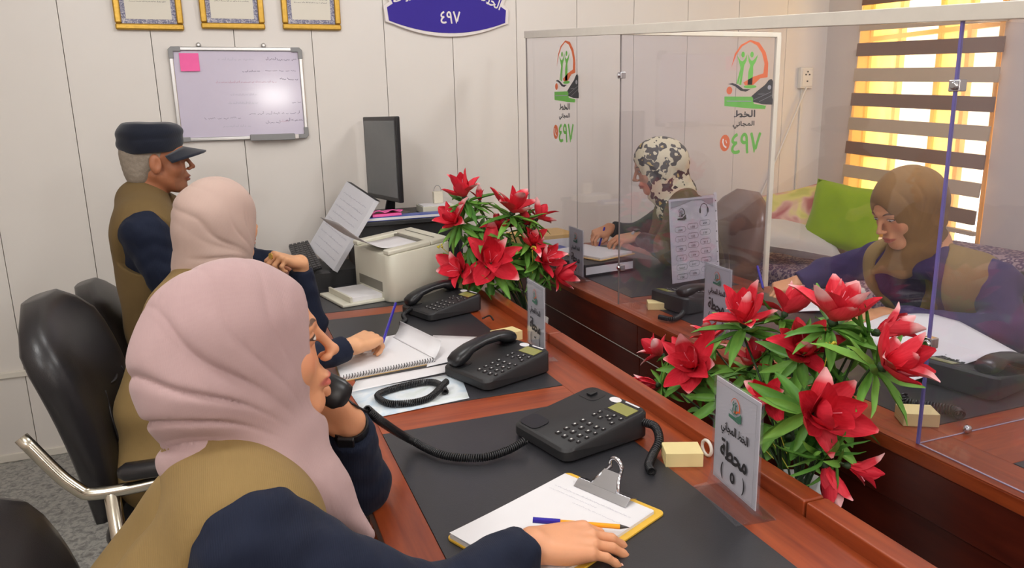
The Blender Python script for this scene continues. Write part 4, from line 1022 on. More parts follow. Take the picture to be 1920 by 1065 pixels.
# ================================================================== FLOWERS
def petal_mesh(L, W, cup, name, mat, tipw=.12):
    b = MB(); n = 6
    def fn(u, v):
        s = math.sin(PI * min(1, u * .9 + .08)) ** .75; wv = W * s * (1 - .15 * u); y = (v - .5) * wv
        return (L * u, y, cup * (u * u * .9 - .25 * u) + (abs(v - .5) * 2) ** 2 * wv * .28 + .0015 * math.sin(u * 9))
    b.grid(fn, n, 4); me = b.mesh(name, True); me.materials.append(MAT[mat]); return me
PETALS = [petal_mesh(.090, .050, .020, 'petal', 'petal'), petal_mesh(.084, .048, -.012, 'petal', 'petal'), petal_mesh(.096, .042, -.028, 'petal', 'petal'), petal_mesh(.080, .054, .035, 'petal', 'petal')]
LEAVES = [petal_mesh(.098, .024, -.03, 'leaf', 'leaf'), petal_mesh(.085, .021, -.01, 'leaf', 'leaf'), petal_mesh(.09, .022, .025, 'leaf', 'leaf')]
BROAD = petal_mesh(.075, .042, -.02, 'leaf', 'leaf')
def bouquet(label, base, heads, rnd, vase_h, vr, vmat='vase'):
    o = thing('flower_bouquet', label, 'flowers', base)
    B = Vector(base)
    MB().lathe([(vr * .75, 0), (vr * .8, .01), (vr, vase_h * .45), (vr * .72, vase_h * .85), (vr * .9, vase_h), (vr * .80, vase_h), (vr * .62, vase_h * .86)], 20).build('vase', vmat, o, smooth=True)
    for (pos, dirv, sc, npet, nleaf, kind) in heads:
        p = Vector(pos) - B; d = Vector(dirv).normalized()
        root = Vector((rnd.uniform(-.3, .3) * vr, rnd.uniform(-.3, .3) * vr, vase_h * .9))
        st = MB().tube(spline([root, root.lerp(p, .45) + Vector((0, 0, .05)), p - d * .03 * sc, p], 5), [.0026] * 16, 6)
        st.lathe([(.004, -.006), (.011 * sc, .004), (.006 * sc, .012), (.001, .014)], 8, Matrix.Translation(p) @ d.to_track_quat('Z', 'Y').to_matrix().to_4x4())
        f = st.build('flower' if npet else 'leaf_sprig', 'stem', o, smooth=True)
        q = d.to_track_quat('Z', 'Y').to_matrix().to_4x4()
        a0 = rnd.uniform(0, 6)
        for k in range(npet):
            ring = k % 2; a = a0 + 2 * PI * k / npet + rnd.uniform(-.2, .2)
            elev = math.radians(rnd.uniform(48, 70) if ring else rnd.uniform(12, 38))
            if kind == 'closed': elev = math.radians(rnd.uniform(55, 80))
            Mx = Matrix.Translation(p + d * .004) @ q @ Matrix.Rotation(a, 4, 'Z') @ Matrix.Rotation(-elev, 4, 'Y') @ Matrix.Translation((.004, 0, 0))
            s_ = sc * rnd.uniform(.85, 1.15)
            c = bpy.data.objects.new('petal', rnd.choice(PETALS)); COL.objects.link(c); c.parent = f
            c.matrix_local = Mx @ Matrix.Diagonal((s_, s_, s_, 1))
        for k in range(nleaf):
            a = a0 + 2 * PI * k / nleaf + rnd.uniform(-.25, .25); elev = math.radians(rnd.uniform(-35, 20))
            Mx = Matrix.Translation(p - d * rnd.uniform(.008, .024)) @ q @ Matrix.Rotation(a, 4, 'Z') @ Matrix.Rotation(-elev, 4, 'Y')
            s_ = sc * rnd.uniform(.85, 1.25)
            c = bpy.data.objects.new('leaf', rnd.choice(LEAVES)); COL.objects.link(c); c.parent = f
            c.matrix_local = Mx @ Matrix.Diagonal((s_, s_, s_, 1))
        if rnd.random() < .7:
            mid = root.lerp(p, .7) + Vector((0, 0, .03))
            for kk in range(2):
                c = bpy.data.objects.new('leaf', BROAD); COL.objects.link(c); c.parent = f
                c.matrix_local = Matrix.Translation(mid + Vector((rnd.uniform(-.02, .02), rnd.uniform(-.02, .02), -.02 * kk))) @ Matrix.Rotation(rnd.uniform(0, 6.3), 4, 'Z') @ Matrix.Rotation(rnd.uniform(-.6, .3), 4, 'Y')
        for kk in range(3 if npet else 0):
            u = (q @ Vector((math.cos(kk * 2.1), math.sin(kk * 2.1), 0)))
            stm = MB().tube([p + d * .01, p + d * .05 * sc + u * .012, p + d * .062 * sc + u * .02], .0011, 4)
            stm.build('stamen', 'stampink', f)
    for k in range(4):
        h0 = heads[k * 2 % len(heads)]; p = Vector(h0[0]) - B + Vector((rnd.uniform(-.06, .06), rnd.uniform(-.06, .06), rnd.uniform(-.12, -.03)))
        bb = MB()
        for j in range(7): bb.lathe([(.001, -.004), (.004, 0), (.001, .004)], 6, Matrix.Translation(p + Vector((rnd.uniform(-.012, .012), rnd.uniform(-.012, .012), rnd.uniform(-.008, .008)))))
        bb.tube([p, p.lerp(Vector((0, 0, vase_h)), .8)], .0012, 4)
        bb.build('filler_bloom', 'bloom', o)
    return o
MAT['stampink'] = M_plain('stamen_pink', (246, 150, 170), .5)
rf = random.Random(21)
near = []
def nf(px, py, X_, dx, dy, dz, sc=1.0, npet=8, nleaf=9, kind='open'): near.append((AX(px, py, X_), (dx, dy, dz), sc * 1.06, npet + 2, nleaf + 3, kind))
nf(1395, 610, 1.10, -.15, -.1, 1.0, .98); nf(1470, 592, 1.19, .5, .1, .8, .8, 6); nf(1560, 607, 1.13, .1, -.2, 1.0, 1.05, 8, 10)
nf(1505, 668, 1.11, -.3, -.5, .7, .95); nf(1302, 690, 1.07, -.6, -.4, .5, 1.05, 9, 10); nf(1245, 668, 1.13, -.5, .5, .5, .75, 6, 6)
nf(1405, 690, 1.13, .1, -.1, .6, .8, 6, 8); nf(1235, 722, 1.06, -.9, .35, .12, .8, 6, 14, 'closed'); nf(1650, 690, 1.12, .3, -.6, .5, 1.0, 8, 9)
nf(1522, 775, 1.02, -.2, -.85, .35, 1.12, 9, 10); nf(1640, 625, 1.20, .8, -.3, .3, .8, 6, 12, 'closed'); nf(1445, 745, 1.05, -.7, -.4, .35, .75, 5, 6)
nf(1545, 868, 1.03, .05, -.45, -.75, .85, 7, 12, 'closed'); nf(1585, 872, 1.06, .7, -.45, -.2, .6, 6, 6, 'closed'); nf(1335, 640, 1.16, -.2, .3, .8, .65, 5, 6)
for (px_, py_, X_, d_) in ((1440, 650, 1.16, (-.2, .2, .8)), (1350, 745, 1.06, (-.6, -.3, .4)), (1460, 715, 1.17, (-.3, -.3, .6)), (1595, 735, 1.18, (.6, -.3, .4)), (1600, 655, 1.2, (.4, -.2, .8)), (1480, 820, 1.14, (-.5, -.5, .3))):
    nf(px_, py_, X_, d_[0], d_[1], d_[2], 1.0, -2, 8)
bouquet('large bunch of red artificial lilies in a white vase behind station sign five', (1.10, 1.185, 0), near, rf, .655, .075)
far = []
near_, near = near, far
nf(872, 372, 1.06, -.25, -.1, 1.0, .95, 7, 9); nf(960, 402, 1.12, .2, -.2, 1.0, 1.05, 8, 10); nf(858, 418, 1.0, -.6, -.3, .5, .85, 7, 8)
nf(920, 495, 1.00, -.2, -.8, .5, 1.3, 9, 12); nf(1005, 412, 1.2, .6, 0, .7, .7, 6, 8); nf(868, 508, .99, -.7, -.4, .3, 1.0, 7, 8)
nf(990, 462, 1.10, .2, -.5, .7, .85, 7, 8); nf(1012, 490, 1.10, .4, -.6, .4, 1.0, 8, 10); nf(1035, 515, 1.13, .7, -.5, .1, .85, 7, 8)
nf(935, 432, 1.12, 0, -.3, .8, .6, 6, 8); nf(985, 425, 1.18, .3, .1, .8, .6, 5, 8); nf(900, 380, 1.14, .0, .2, 1.0, .5, 5, 8, 'closed')
for (px_, py_, X_, d_) in ((900, 430, 1.05, (-.3, -.2, .8)), (955, 460, 1.08, (0, -.6, .6)), (880, 460, 1.0, (-.6, -.4, .4)), (1000, 440, 1.15, (.5, -.2, .6)), (960, 520, 1.05, (.1, -.9, .1))):
    nf(px_, py_, X_, d_[0], d_[1], d_[2], .8, -2, 8)
far, near = near, near_
bz = [h_[0] for h_ in far]
# keep the far bunch together: same depth band
far2 = []
for (p, d, s_, a_, b_, k_) in far:
    Yt = 2.62 + (p.y - 2.9) * .10
    r = Vector((p.x, p.y, p.z - CAM_H)); r = r * (Yt / r.y); far2.append((Vector((r.x, r.y, r.z + CAM_H)), d, s_ * 1.12, a_, b_ + 2, k_))
bouquet('bunch of red artificial lilies between the printer and the far screen', (1.08, 2.66, 0), far2, rf, .66, .07)

# ================================================================== CHAIRS
def chair(loc_, rz, label, mat, back_h=1.02, bw=.50, arms=True, lean=14, group='padded office chairs', base='legs'):
    # local: faces +x, seat centre at origin, z up
    o = thing('office_chair', label, 'chair', loc_, rz, group)
    sh = .46
    S = loft([((x_, 0, sh - .03), (0, 1, 0), (0, 0, 1), bw / 2 * s_, .045 * t_) for x_, s_, t_ in ((-.24, .80, .5), (-.22, .94, .9), (0, 1, 1), (.2, .98, 1), (.25, .9, .75), (.27, .8, .3))], 18, 4.0)
    S.build('seat', mat, o, smooth=True)
    sec = []; th = math.radians(lean); N = 12
    for i in range(N + 1):
        u = i / N; z_ = sh + .03 + u * (back_h - sh - .03); x_ = -.225 - math.tan(th) * (z_ - sh) + .03 * math.sin(u * PI)
        wv = bw / 2 * (1 - .10 * (1 - u) ** 2) * (1 if u < .72 else math.sqrt(max(.03, 1 - ((u - .72) / .29) ** 2.2)))
        tk = .050 * (1 if u < .9 else .75) * (.8 + .35 * math.sin(u * PI * .9))
        sec.append(((x_, 0, z_), (0, 1, 0), (math.cos(th), 0, math.sin(th)), wv, tk))
    bk = loft(sec, 20, 3.2).build('backrest', mat, o, smooth=True)
    zf = lambda u: sh + .03 + u * (back_h - sh - .03)
    xf = lambda u: -.225 - math.tan(th) * (zf(u) - sh) + .03 * math.sin(u * PI) + .058
    # stitched head pad seam and side seams
    MB().tube(spline([Vector((xf(u_) - .012 * abs(y_) * 8, y_ * bw, zf(u_))) for y_, u_ in ((-.36, .86), (-.33, .68), (-.2, .58), (0, .55), (.2, .58), (.33, .68), (.36, .86))], 5), .006, 6).build('seam', mat, bk, smooth=True)
    for s_ in (-1, 1): MB().tube(spline([Vector((xf(u_) - .004, s_ * bw * y_, zf(u_))) for y_, u_ in ((.2, .56), (.26, .4), (.24, .2), (.28, .05))], 5), .0055, 6).build('seam', mat, bk, smooth=True)
    if arms:
        for s_ in (-1, 1):
            y_ = s_ * (bw / 2 + .035)
            MB().tube(spline([Vector((-.36, y_ * .96, .76)), Vector((-.27, y_, .63)), Vector((-.20, y_, .60)), Vector((.05, y_, .62)), Vector((.16, y_, .61))], 6), .016, 10).build('arm_tube', 'chrome', o, smooth=True)
            loft([((x_, y_, .645), (0, 1, 0), (0, 0, 1), .026 * q_, .020 * q_) for x_, q_ in ((-.17, .5), (-.155, .95), (0, 1), (.15, 1), (.18, .6))], 12, 3).build('arm_pad', mat, o, smooth=True)
            MB().tube([(-.19, y_, .60), (-.185, y_, .015)], .018, 10).build('leg', 'chrome', o, smooth=True)
            MB().tube([(.17, y_, .60), (.175, y_, .015)], .018, 10).build('leg', 'chrome', o, smooth=True)
            MB().tube([(-.26, y_, .014), (.26, y_, .014)], .014, 8).build('floor_runner', 'chrome', o, smooth=True)
        MB().tube([(0, -bw / 2 - .035, .40), (0, bw / 2 + .035, .40)], .014, 8).build('seat_bar', 'chrome', o, smooth=True)
    else:
        for sx_ in (-1, 1):
            for s_ in (-1, 1): MB().tube([(sx_ * .2, s_ * bw * .42, .43), (sx_ * .22, s_ * bw * .45, .0)], .014, 8).build('leg', 'chrome', o, smooth=True)
    return o
chair((-.125, 2.14, 0), math.radians(-4), 'black leather chair with chrome arms behind the second woman', 'leather', 1.03, .50, True, 13)
chair((-.085, 1.17, 0), math.radians(3), 'black leather chair at the bottom left behind the nearest woman', 'leather', .90, .50, False, 15)
chair((-.19, 3.00, 0), math.radians(0), 'black chair behind the man in the navy cap', 'leather', .90, .46, False, 13)
chair((1.90, 2.895, 0), math.radians(170), 'brown leather chair behind the leopard-scarfed woman', 'brownl', 1.09, .50, False, 10)
chair((2.26, 1.66, 0), math.radians(186), 'dark chair behind the woman in the brown scarf', 'leather', .88, .48, False, 12)

# ================================================================== DAYBED AND CUSHIONS
bd = thing('daybed', 'low daybed with a patterned purple and beige cover by the window', 'bed', (3.0, 2.6, 0))
MB().box((-.22, -1.45, .06), (.38, 1.05, .40)).build('bed_base', 'wood_dark', bd, bevel=.01)
MB().box((-.24, -1.47, .36), (.395, 1.06, .60)).build('bedspread', 'bed', bd, bevel=.05, seg=4)
MB().box((.12, -1.46, .58), (.395, .10, .80)).build('bolster', 'bed', bd, bevel=.07, seg=4)
for sx_ in (-.18, .34):
    for sy_ in (-1.4, 1.0): MB().box((sx_ - .03, sy_ - .03, 0), (sx_ + .03, sy_ + .03, .08)).build('leg', 'wood', bd)
def cushion(c, size, th, rot, mat, label, group=None):
    o = thing('cushion', label, 'cushion', c); o.rotation_euler = rot
    b = MB(); N = 14
    for s_ in (1, -1):
        def fn(u, v, s_=s_):
            a, e = 2 * u - 1, 2 * v - 1; pinch = 1 - .07 * (1 - abs(a)) * abs(e) ** 3 - .07 * (1 - abs(e)) * abs(a) ** 3
            f = max(0, (1 - a ** 4) * (1 - e ** 4)) ** .5
            return (a * size[0] / 2 * pinch, e * size[1] / 2 * pinch, s_ * (th / 2 * f) + .004 * math.sin(a * 7 + e * 4) * f)
        b.grid(fn, N, N) if s_ > 0 else b.add([fn(i / N, j / N) for j in range(N + 1) for i in range(N + 1)], [(j * (N + 1) + i, (j + 1) * (N + 1) + i, (j + 1) * (N + 1) + i + 1, j * (N + 1) + i + 1) for j in range(N) for i in range(N)])
    b.build('cover', mat, o, smooth=True)
    P = [(a_ * size[0] / 2 * .985, e_ * size[1] / 2 * .985, 0) for a_, e_ in ((-1, -1), (0, -.93), (1, -1), (.93, 0), (1, 1), (0, .93), (-1, 1), (-.93, 0), (-1, -1))]
    MB().tube(P, .004, 5).build('piping', mat, o)
    return o
cg = AX(1585, 408, 3.12)
cushion(cg, (.40, .36), .12, (math.radians(78), math.radians(8), math.radians(-62)), 'greenf', 'bright lime green cushion behind the woman in the brown scarf')
cf = AX(1490, 405, 3.05); cushion(cf, (.42, .34), .12, (math.radians(62), math.radians(-14), math.radians(-40)), 'floral', 'yellow and pink floral cushion next to the lime green one')
cw = AX(1485, 447, 2.93); cushion(cw, (.50, .30), .13, (math.radians(18), math.radians(10), math.radians(-25)), 'pillow', 'plain grey-white pillow lying under the floral cushion')

# ================================================================== PEOPLE (bodies and clothes grown as smooth blended surfaces)
class Shape:
    """Collects rounded pieces, blends them in a distance grid, and skins the result with one continuous surface."""
    def __init__(s): s.P = []
    def cap(s, a, b, ra, rb=None, k=.02, sub=False):
        a = np.array(a, float); b = np.array(b, float); rb = ra if rb is None else rb; r = max(ra, rb)
        s.P.append(('c', a, b, ra, rb, k, sub, np.minimum(a, b) - r, np.maximum(a, b) + r)); return s
    def ell(s, c, r, R=None, k=.02, sub=False):
        c = np.array(c, float); r = np.array(r, float); R = np.eye(3) if R is None else np.array(R, float); m_ = np.abs(R) @ r
        s.P.append(('e', c, r, R, None, k, sub, c - m_, c + m_)); return s
    def cut(s, c, n, rad, k=.004):       # remove the half space beyond c along n, within rad
        c = np.array(c, float); n = np.array(n, float); n /= np.linalg.norm(n)
        s.P.append(('h', c, n, rad, None, k, True, c - rad, c + rad)); return s
    def skin(s, h, smooth=1):
        pos = [p for p in s.P if not p[6]]
        lo = np.min([p[7] for p in pos], 0) - 4 * h; hi = np.max([p[8] for p in pos], 0) + 4 * h
        dim = np.ceil((hi - lo) / h).astype(int) + 1
        F = np.full(dim, .5, np.float32)
        for (kind, a, b, c, d, k, sub, plo, phi) in s.P:
            mg = k + 3 * h
            i0 = np.clip(np.floor((plo - mg - lo) / h).astype(int), 0, dim); i1 = np.clip(np.ceil((phi + mg - lo) / h).astype(int) + 1, 0, dim)
            if np.any(i1 <= i0): continue
            X = (lo[0] + h * np.arange(i0[0], i1[0])).astype(np.float32)[:, None, None]
            Y = (lo[1] + h * np.arange(i0[1], i1[1])).astype(np.float32)[None, :, None]
            Z = (lo[2] + h * np.arange(i0[2], i1[2])).astype(np.float32)[None, None, :]
            if kind == 'c':
                ba = b - a; L2 = max(1e-12, float(ba @ ba))
                px, py, pz = X - a[0], Y - a[1], Z - a[2]
                t = np.clip((px * ba[0] + py * ba[1] + pz * ba[2]) / L2, 0, 1)
                D = np.sqrt((px - t * ba[0]) ** 2 + (py - t * ba[1]) ** 2 + (pz - t * ba[2]) ** 2) - (c + (d - c) * t)
            elif kind == 'e':
                px, py, pz = X - a[0], Y - a[1], Z - a[2]; R = c
                u = [(px * R[0, i] + py * R[1, i] + pz * R[2, i]) for i in range(3)]
                k0 = np.sqrt((u[0] / b[0]) ** 2 + (u[1] / b[1]) ** 2 + (u[2] / b[2]) ** 2)
                k1 = np.sqrt((u[0] / b[0] ** 2) ** 2 + (u[1] / b[1] ** 2) ** 2 + (u[2] / b[2] ** 2) ** 2) + 1e-9
                D = k0 * (k0 - 1) / k1
            else:
                D = -((X - a[0]) * b[0] + (Y - a[1]) * b[1] + (Z - a[2]) * b[2])
                ball = np.sqrt((X - a[0]) ** 2 + (Y - a[1]) ** 2 + (Z - a[2]) ** 2) - c
                D = np.maximum(D, ball)
            sl = (slice(i0[0], i1[0]), slice(i0[1], i1[1]), slice(i0[2], i1[2]))
            G = F[sl]
            if not sub:
                hh = np.clip(.5 + .5 * (G - D) / k, 0, 1); F[sl] = G * (1 - hh) + D * hh - k * hh * (1 - hh)
            else:
                D = -D; hh = np.clip(.5 - .5 * (G - D) / k, 0, 1); F[sl] = G * (1 - hh) + D * hh + k * hh * (1 - hh)
        S = F < 0
        cnt = np.zeros(np.array(S.shape) - 1, np.uint8)
        for dx in (0, 1):
            for dy in (0, 1):
                for dz in (0, 1): cnt += S[dx:S.shape[0] - 1 + dx, dy:S.shape[1] - 1 + dy, dz:S.shape[2] - 1 + dz]
        act = (cnt > 0) & (cnt < 8); idx = np.argwhere(act); ids = np.full(act.shape, -1, np.int32); ids[act] = np.arange(len(idx))
        corner = np.array([(0, 0, 0), (1, 0, 0), (0, 1, 0), (1, 1, 0), (0, 0, 1), (1, 0, 1), (0, 1, 1), (1, 1, 1)])
        val = np.stack([F[idx[:, 0] + c_[0], idx[:, 1] + c_[1], idx[:, 2] + c_[2]] for c_ in corner], 1)
        acc = np.zeros((len(idx), 3)); num = np.zeros(len(idx))
        for a_, b_ in ((0, 1), (2, 3), (4, 5), (6, 7), (0, 2), (1, 3), (4, 6), (5, 7), (0, 4), (1, 5), (2, 6), (3, 7)):
            va, vb = val[:, a_], val[:, b_]; cr = (va < 0) != (vb < 0)
            t = np.where(cr, va / np.where(cr, va - vb, 1), 0)
            acc += np.where(cr[:, None], corner[a_] + t[:, None] * (corner[b_] - corner[a_]), 0); num += cr
        V = lo + h * (idx + acc / num[:, None])
        Q = []
        for ax in range(3):
            o1, o2 = [(1, 2), (2, 0), (0, 1)][ax]
            sa = [slice(None)] * 3; sb = [slice(None)] * 3; sa[ax] = slice(0, -1); sb[ax] = slice(1, None)
            A = S[tuple(sa)]; B = S[tuple(sb)]; e = np.argwhere(A != B)
            ok = (e[:, o1] > 0) & (e[:, o2] > 0) & (e[:, o1] < S.shape[o1] - 1) & (e[:, o2] < S.shape[o2] - 1); e = e[ok]
            fl = A[e[:, 0], e[:, 1], e[:, 2]]
            u1 = np.zeros(3, int); u1[o1] = 1; u2 = np.zeros(3, int); u2[o2] = 1
            g = lambda q: ids[q[:, 0], q[:, 1], q[:, 2]]
            quad = np.stack([g(e - u1 - u2), g(e - u2), g(e), g(e - u1)], 1)
            quad[~fl] = quad[~fl][:, ::-1]; Q.append(quad)
        Q = np.concatenate(Q); Q = Q[(Q >= 0).all(1)]
        E = np.concatenate([Q[:, [0, 1]], Q[:, [1, 2]], Q[:, [2, 3]], Q[:, [3, 0]]])
        for _ in range(smooth):
            n = np.bincount(E[:, 0], minlength=len(V)) + np.bincount(E[:, 1], minlength=len(V))
            W = np.stack([np.bincount(E[:, 0], V[E[:, 1], i], len(V)) + np.bincount(E[:, 1], V[E[:, 0], i], len(V)) for i in range(3)], 1)
            V = .5 * V + .5 * W / np.maximum(n, 1)[:, None]
        return V, Q
def vnormals(V, Q):
    n = np.cross(V[Q[:, 2]] - V[Q[:, 0]], V[Q[:, 3]] - V[Q[:, 1]])
    N = np.stack([sum(np.bincount(Q[:, j], n[:, i], len(V)) for j in range(4)) for i in range(3)], 1)
    return N / (np.linalg.norm(N, axis=1)[:, None] + 1e-12)
def skin_object(name, shape, h, mat, parent, origin, disp=None, head=None, smooth=1):
    V, Q = shape.skin(h, smooth)
    if disp is not None: V = V + vnormals(V, Q) * disp(V)[:, None]
    me = bpy.data.meshes.new(name); me.vertices.add(len(V)); me.vertices.foreach_set('co', (V - np.array(origin)).astype(np.float32).ravel())
    me.loops.add(Q.size); me.loops.foreach_set('vertex_index', Q.astype(np.int32).ravel())
    me.polygons.add(len(Q)); me.polygons.foreach_set('loop_start', np.arange(0, Q.size, 4, dtype=np.int32))
    me.update(calc_edges=True); me.polygons.foreach_set('use_smooth', np.ones(len(Q), bool))
    if head is not None:
        C_, R_, s_ = head; hp = ((V - C_) @ R_) / s_
        at = me.attributes.new('hp', 'FLOAT_VECTOR', 'POINT'); at.data.foreach_set('vector', hp.astype(np.float32).ravel())
    o = bpy.data.objects.new(name, me); COL.objects.link(o); me.materials.append(MAT[mat] if isinstance(mat, str) else mat); o.parent = parent
    return o
def rot3(yaw, pitch, roll=0.0):
    y, p, r = map(math.radians, (yaw, pitch, roll)); cy, sy, cp, sp, cr, sr = math.cos(y), math.sin(y), math.cos(p), math.sin(p), math.cos(r), math.sin(r)
    return np.array([[cy, -sy, 0], [sy, cy, 0], [0, 0, 1]]) @ np.array([[cp, 0, sp], [0, 1, 0], [-sp, 0, cp]]) @ np.array([[1, 0, 0], [0, cr, -sr], [0, sr, cr]])
def skin_mat(name, base, lips, brow=(70, 48, 38), blush=.25, iris=(44, 28, 20), look=-.0015, openz=.0042, stubble=0.0):
    mt, t = new_mat(name); at = t.node('ShaderNodeAttribute'); at.attribute_name = 'hp'
    sp = t.node('ShaderNodeSeparateXYZ'); t.l.new(at.outputs['Vector'], sp.inputs[0]); x, y, z = sp.outputs
    ay = t.math('ABSOLUTE', y)
    front = t.math('MULTIPLY', t.math('GREATER_THAN', x, .045), t.math('LESS_THAN', x, .14))
    def sq(v): return t.math('MULTIPLY', v, v)
    def ellm(u, cu, ru, w, cw, rw, soft):
        d = t.math('ADD', sq(t.math('DIVIDE', t.math('SUBTRACT', u, cu), ru)), sq(t.math('DIVIDE', t.math('SUBTRACT', w, cw), rw)))
        return t.math('MULTIPLY', t.math('MULTIPLY', t.math('SUBTRACT', 1.0, d), soft, clamp=True), front)
    n = t.noise(t.coord(), 45.0, 4.0); c = t.mix(n, lin(base), lin(tuple(min(255, v * 1.05) for v in base)))
    c = t.mix(t.math('MULTIPLY', ellm(ay, .043, .026, z, -.026, .022, .9), blush), c, lin((226, 116, 96)))
    if stubble: c = t.mix(t.math('MULTIPLY', ellm(ay, .0, .07, z, -.085, .045, 1.5), stubble), c, lin((112, 88, 74)))
    c = t.mix(t.math('MULTIPLY', ellm(y, 0, .0255, z, -.0675, .0105, 3.0), .85), c, lin(lips))
    zc = t.math('ADD', z, t.math('MULTIPLY', sq(t.math('SUBTRACT', ay, .033)), 14.0))
    c = t.mix(t.math('MULTIPLY', ellm(ay, .032, .019, zc, .0235, .0034, 2.2), .9), c, lin(brow))
    lidm = ellm(ay, .031, .0165, z, .002, .0085, 1.6); c = t.mix(t.math('MULTIPLY', lidm, .35), c, lin((150, 92, 70)))
    lash = ellm(ay, .0315, .0152, z, .0012, openz + .0018, 6.0); c = t.mix(t.math('MULTIPLY', lash, .92), c, lin((36, 24, 22)))
    white = ellm(ay, .031, .0128, z, .0006, openz, 8.0); c = t.mix(white, c, lin((226, 216, 208)))
    irm = t.math('MULTIPLY', ellm(ay, .031, .0058, z, look, .0058, 8.0), white); c = t.mix(irm, c, lin(iris))
    b = t.bsdf(c, .48, 0, .4, bump=t.noise(t.coord(), 350.0, 2.0), bstr=.06, **{'Subsurface Weight': .12, 'Subsurface Scale': .006, 'Subsurface Radius': (1.0, .4, .25)})
    return mt
def add_head(S, C, R, s=1.0, man=False):
    T = lambda p: C + R @ (np.array(p, float) * s)
    e = lambda c, r, k=.012, sub=False: S.ell(T(c), np.array(r) * s, R, k * s, sub)
    cp = lambda a, b, ra, rb=None, k=.01, sub=False: S.cap(T(a), T(b), ra * s, (ra if rb is None else rb) * s, k * s, sub)
    e((-.014, 0, .030), (.096, .074, .086)); e((.034, 0, .028), (.055, .058, .062), .02); e((.028, 0, -.035), (.060, .058, .078), .02)
    e((.064, 0, -.095), (.022, .026, .021), .02)
    for sy in (-1, 1):
        cp((-.012, sy * .052, -.045), (.052, sy * .016, -.096), .018, .014, .022); e((.050, sy * .042, -.028), (.026, .022, .028), .015)
        cp((.078, sy * .040, .017), (.088, sy * .010, .018), .008, .008, .012)
        e((.102, sy * .032, .001), (.018, .017, .012), .010, True); e((.0755, sy * .031, .0008), (.0125, .0150, .0108), .003)
        e((.099, sy * .0095, -.0375), (.0085, .0062, .0055), .006)
        if man:
            e((-.006, sy * .078, -.008), (.020, .010, .034), .006); e((.002, sy * .089, -.006), (.009, .008, .020), .004, True)
    cp((.087, 0, .014), (.1115, 0, -.029), .0066, .0070, .010); e((.1115, 0, -.0315), (.0088, .0085, .0072), .006)
    e((.083, 0, -.062), (.0125, .022, .014), .012)
    e((.0925, 0, -.0625), (.0085, .0200, .0052), .004); e((.0905, 0, -.0735), (.0088, .0175, .0060), .004)
    e((.104, 0, -.0680), (.012, .022, .0013), .002, True)
    cp((-.022, 0, -.050), (-.048, 0, -.150), .050, .054, .02)
def hand(S, W, fx, back, side, curls, spread=1.0, thumb=(.03, .03, 0), s=1.0, tidx=0):
    """fx: finger direction, back: outward normal of the hand's back, side +1 right / -1 left."""
    x = np.array(fx, float); x /= np.linalg.norm(x); z = np.array(back, float); z -= x * (x @ z); z /= np.linalg.norm(z); y = np.cross(z, x)
    B = np.stack([x, y, z], 1); T = lambda p: np.array(W, float) + B @ (np.array(p, float) * s)
    kn = [(.086, .029), (.091, .0095), (.086, -.0105), (.076, -.0300)]; ln = [.070, .077, .071, .056]; rad = [.0088, .0090, .0085, .0076]
    for (kx, ky) in kn: S.cap(T((.0, ky * .55 * side, 0)), T((kx, ky * side, .001)), .0150 * s, .0112 * s, .010 * s)
    S.ell(T((.045, 0, -.006)), np.array((.045, .036, .015)) * s, B, .012)
    S.cap(T((.012, .020 * side, -.010)), T((.060, .034 * side, -.010)), .0155 * s, .0125 * s, .012 * s)
    tips = []
    for i, (kx, ky) in enumerate(kn):
        p = np.array((kx, ky * side, .001)); a = 0.0; sp = math.radians((1.5 - i) * 5.0 * spread) * side
        for j, fr in enumerate((.46, .30, .24)):
            a += math.radians(curls[i][j]); d = np.array((math.cos(a) * math.cos(sp), math.cos(a) * math.sin(sp), -math.sin(a)))
            q = p + d * ln[i] * fr; r0 = rad[i] * (1 - .12 * j); S.cap(T(p), T(q), r0 * s, r0 * .9 * s, .0035); p = q
        tips.append(T(p))
    b = np.array((.028, .030 * side, -.010))
    for j, (d, L_) in enumerate(thumb):
        q = b + np.array((d[0], d[1] * side, d[2])) / np.linalg.norm(d) * L_; S.cap(T(b), T(q), (.0122 - .0018 * j) * s, (.0105 - .0018 * j) * s, .006); b = q
    tips.append(T(b)); return tips, T
RELAX = [(28, 26, 16), (30, 30, 18), (32, 32, 20), (34, 34, 22)]
FIST = [(62, 70, 40), (66, 72, 42), (68, 74, 42), (68, 72, 40)]
GRIP = [(34, 46, 30), (42, 52, 34), (54, 58, 36), (60, 60, 36)]
TH_SIDE = (((.75, .45, -.3), .036), ((.95, .05, -.25), .030))
TH_IN = (((.8, .35, -.6), .034), ((.75, -.45, -.55), .030))
def wob(V, f, seed=0.0):
    return (np.sin(V[:, 0] * f + 1.3 * np.sin(V[:, 1] * f * .8 + seed) + seed) + np.sin(V[:, 2] * f * 1.15 + 1.5 * np.sin(V[:, 0] * f * .7 + 2 * seed) + 1.7 * seed) + np.sin((V[:, 1] + V[:, 2]) * f * .9 + seed * 3)) / 3
def torso(S, N, P, shl, shr, g, k=.05, fd=None, bust=0.0, upto=1.0):
    N, P, shl, shr = map(np.array, (N, P, shl, shr)); lat = (shl - shr); lat = lat / np.linalg.norm(lat)
    for sh, sg_ in ((shl, 1), (shr, -1)):
        Si = N + (sh - N) * .62 - np.array((0, 0, .045)); Wi = P + lat * sg_ * .075 + np.array((0, 0, .16))
        S.cap(Si, Wi, .082 + g, .088 + g, k); S.cap(N + np.array((0, 0, .0)), N + (sh - N) * upto, .050 + g, .050 + g, k)
        if bust: S.ell(N * .60 + P * .40 + lat * sg_ * .065 + fd * (.085), (.06 + g, .065 + g, .065 + g), None, k)
    S.cap(P + lat * .07, P - lat * .07, .115 + g, .115 + g, k)
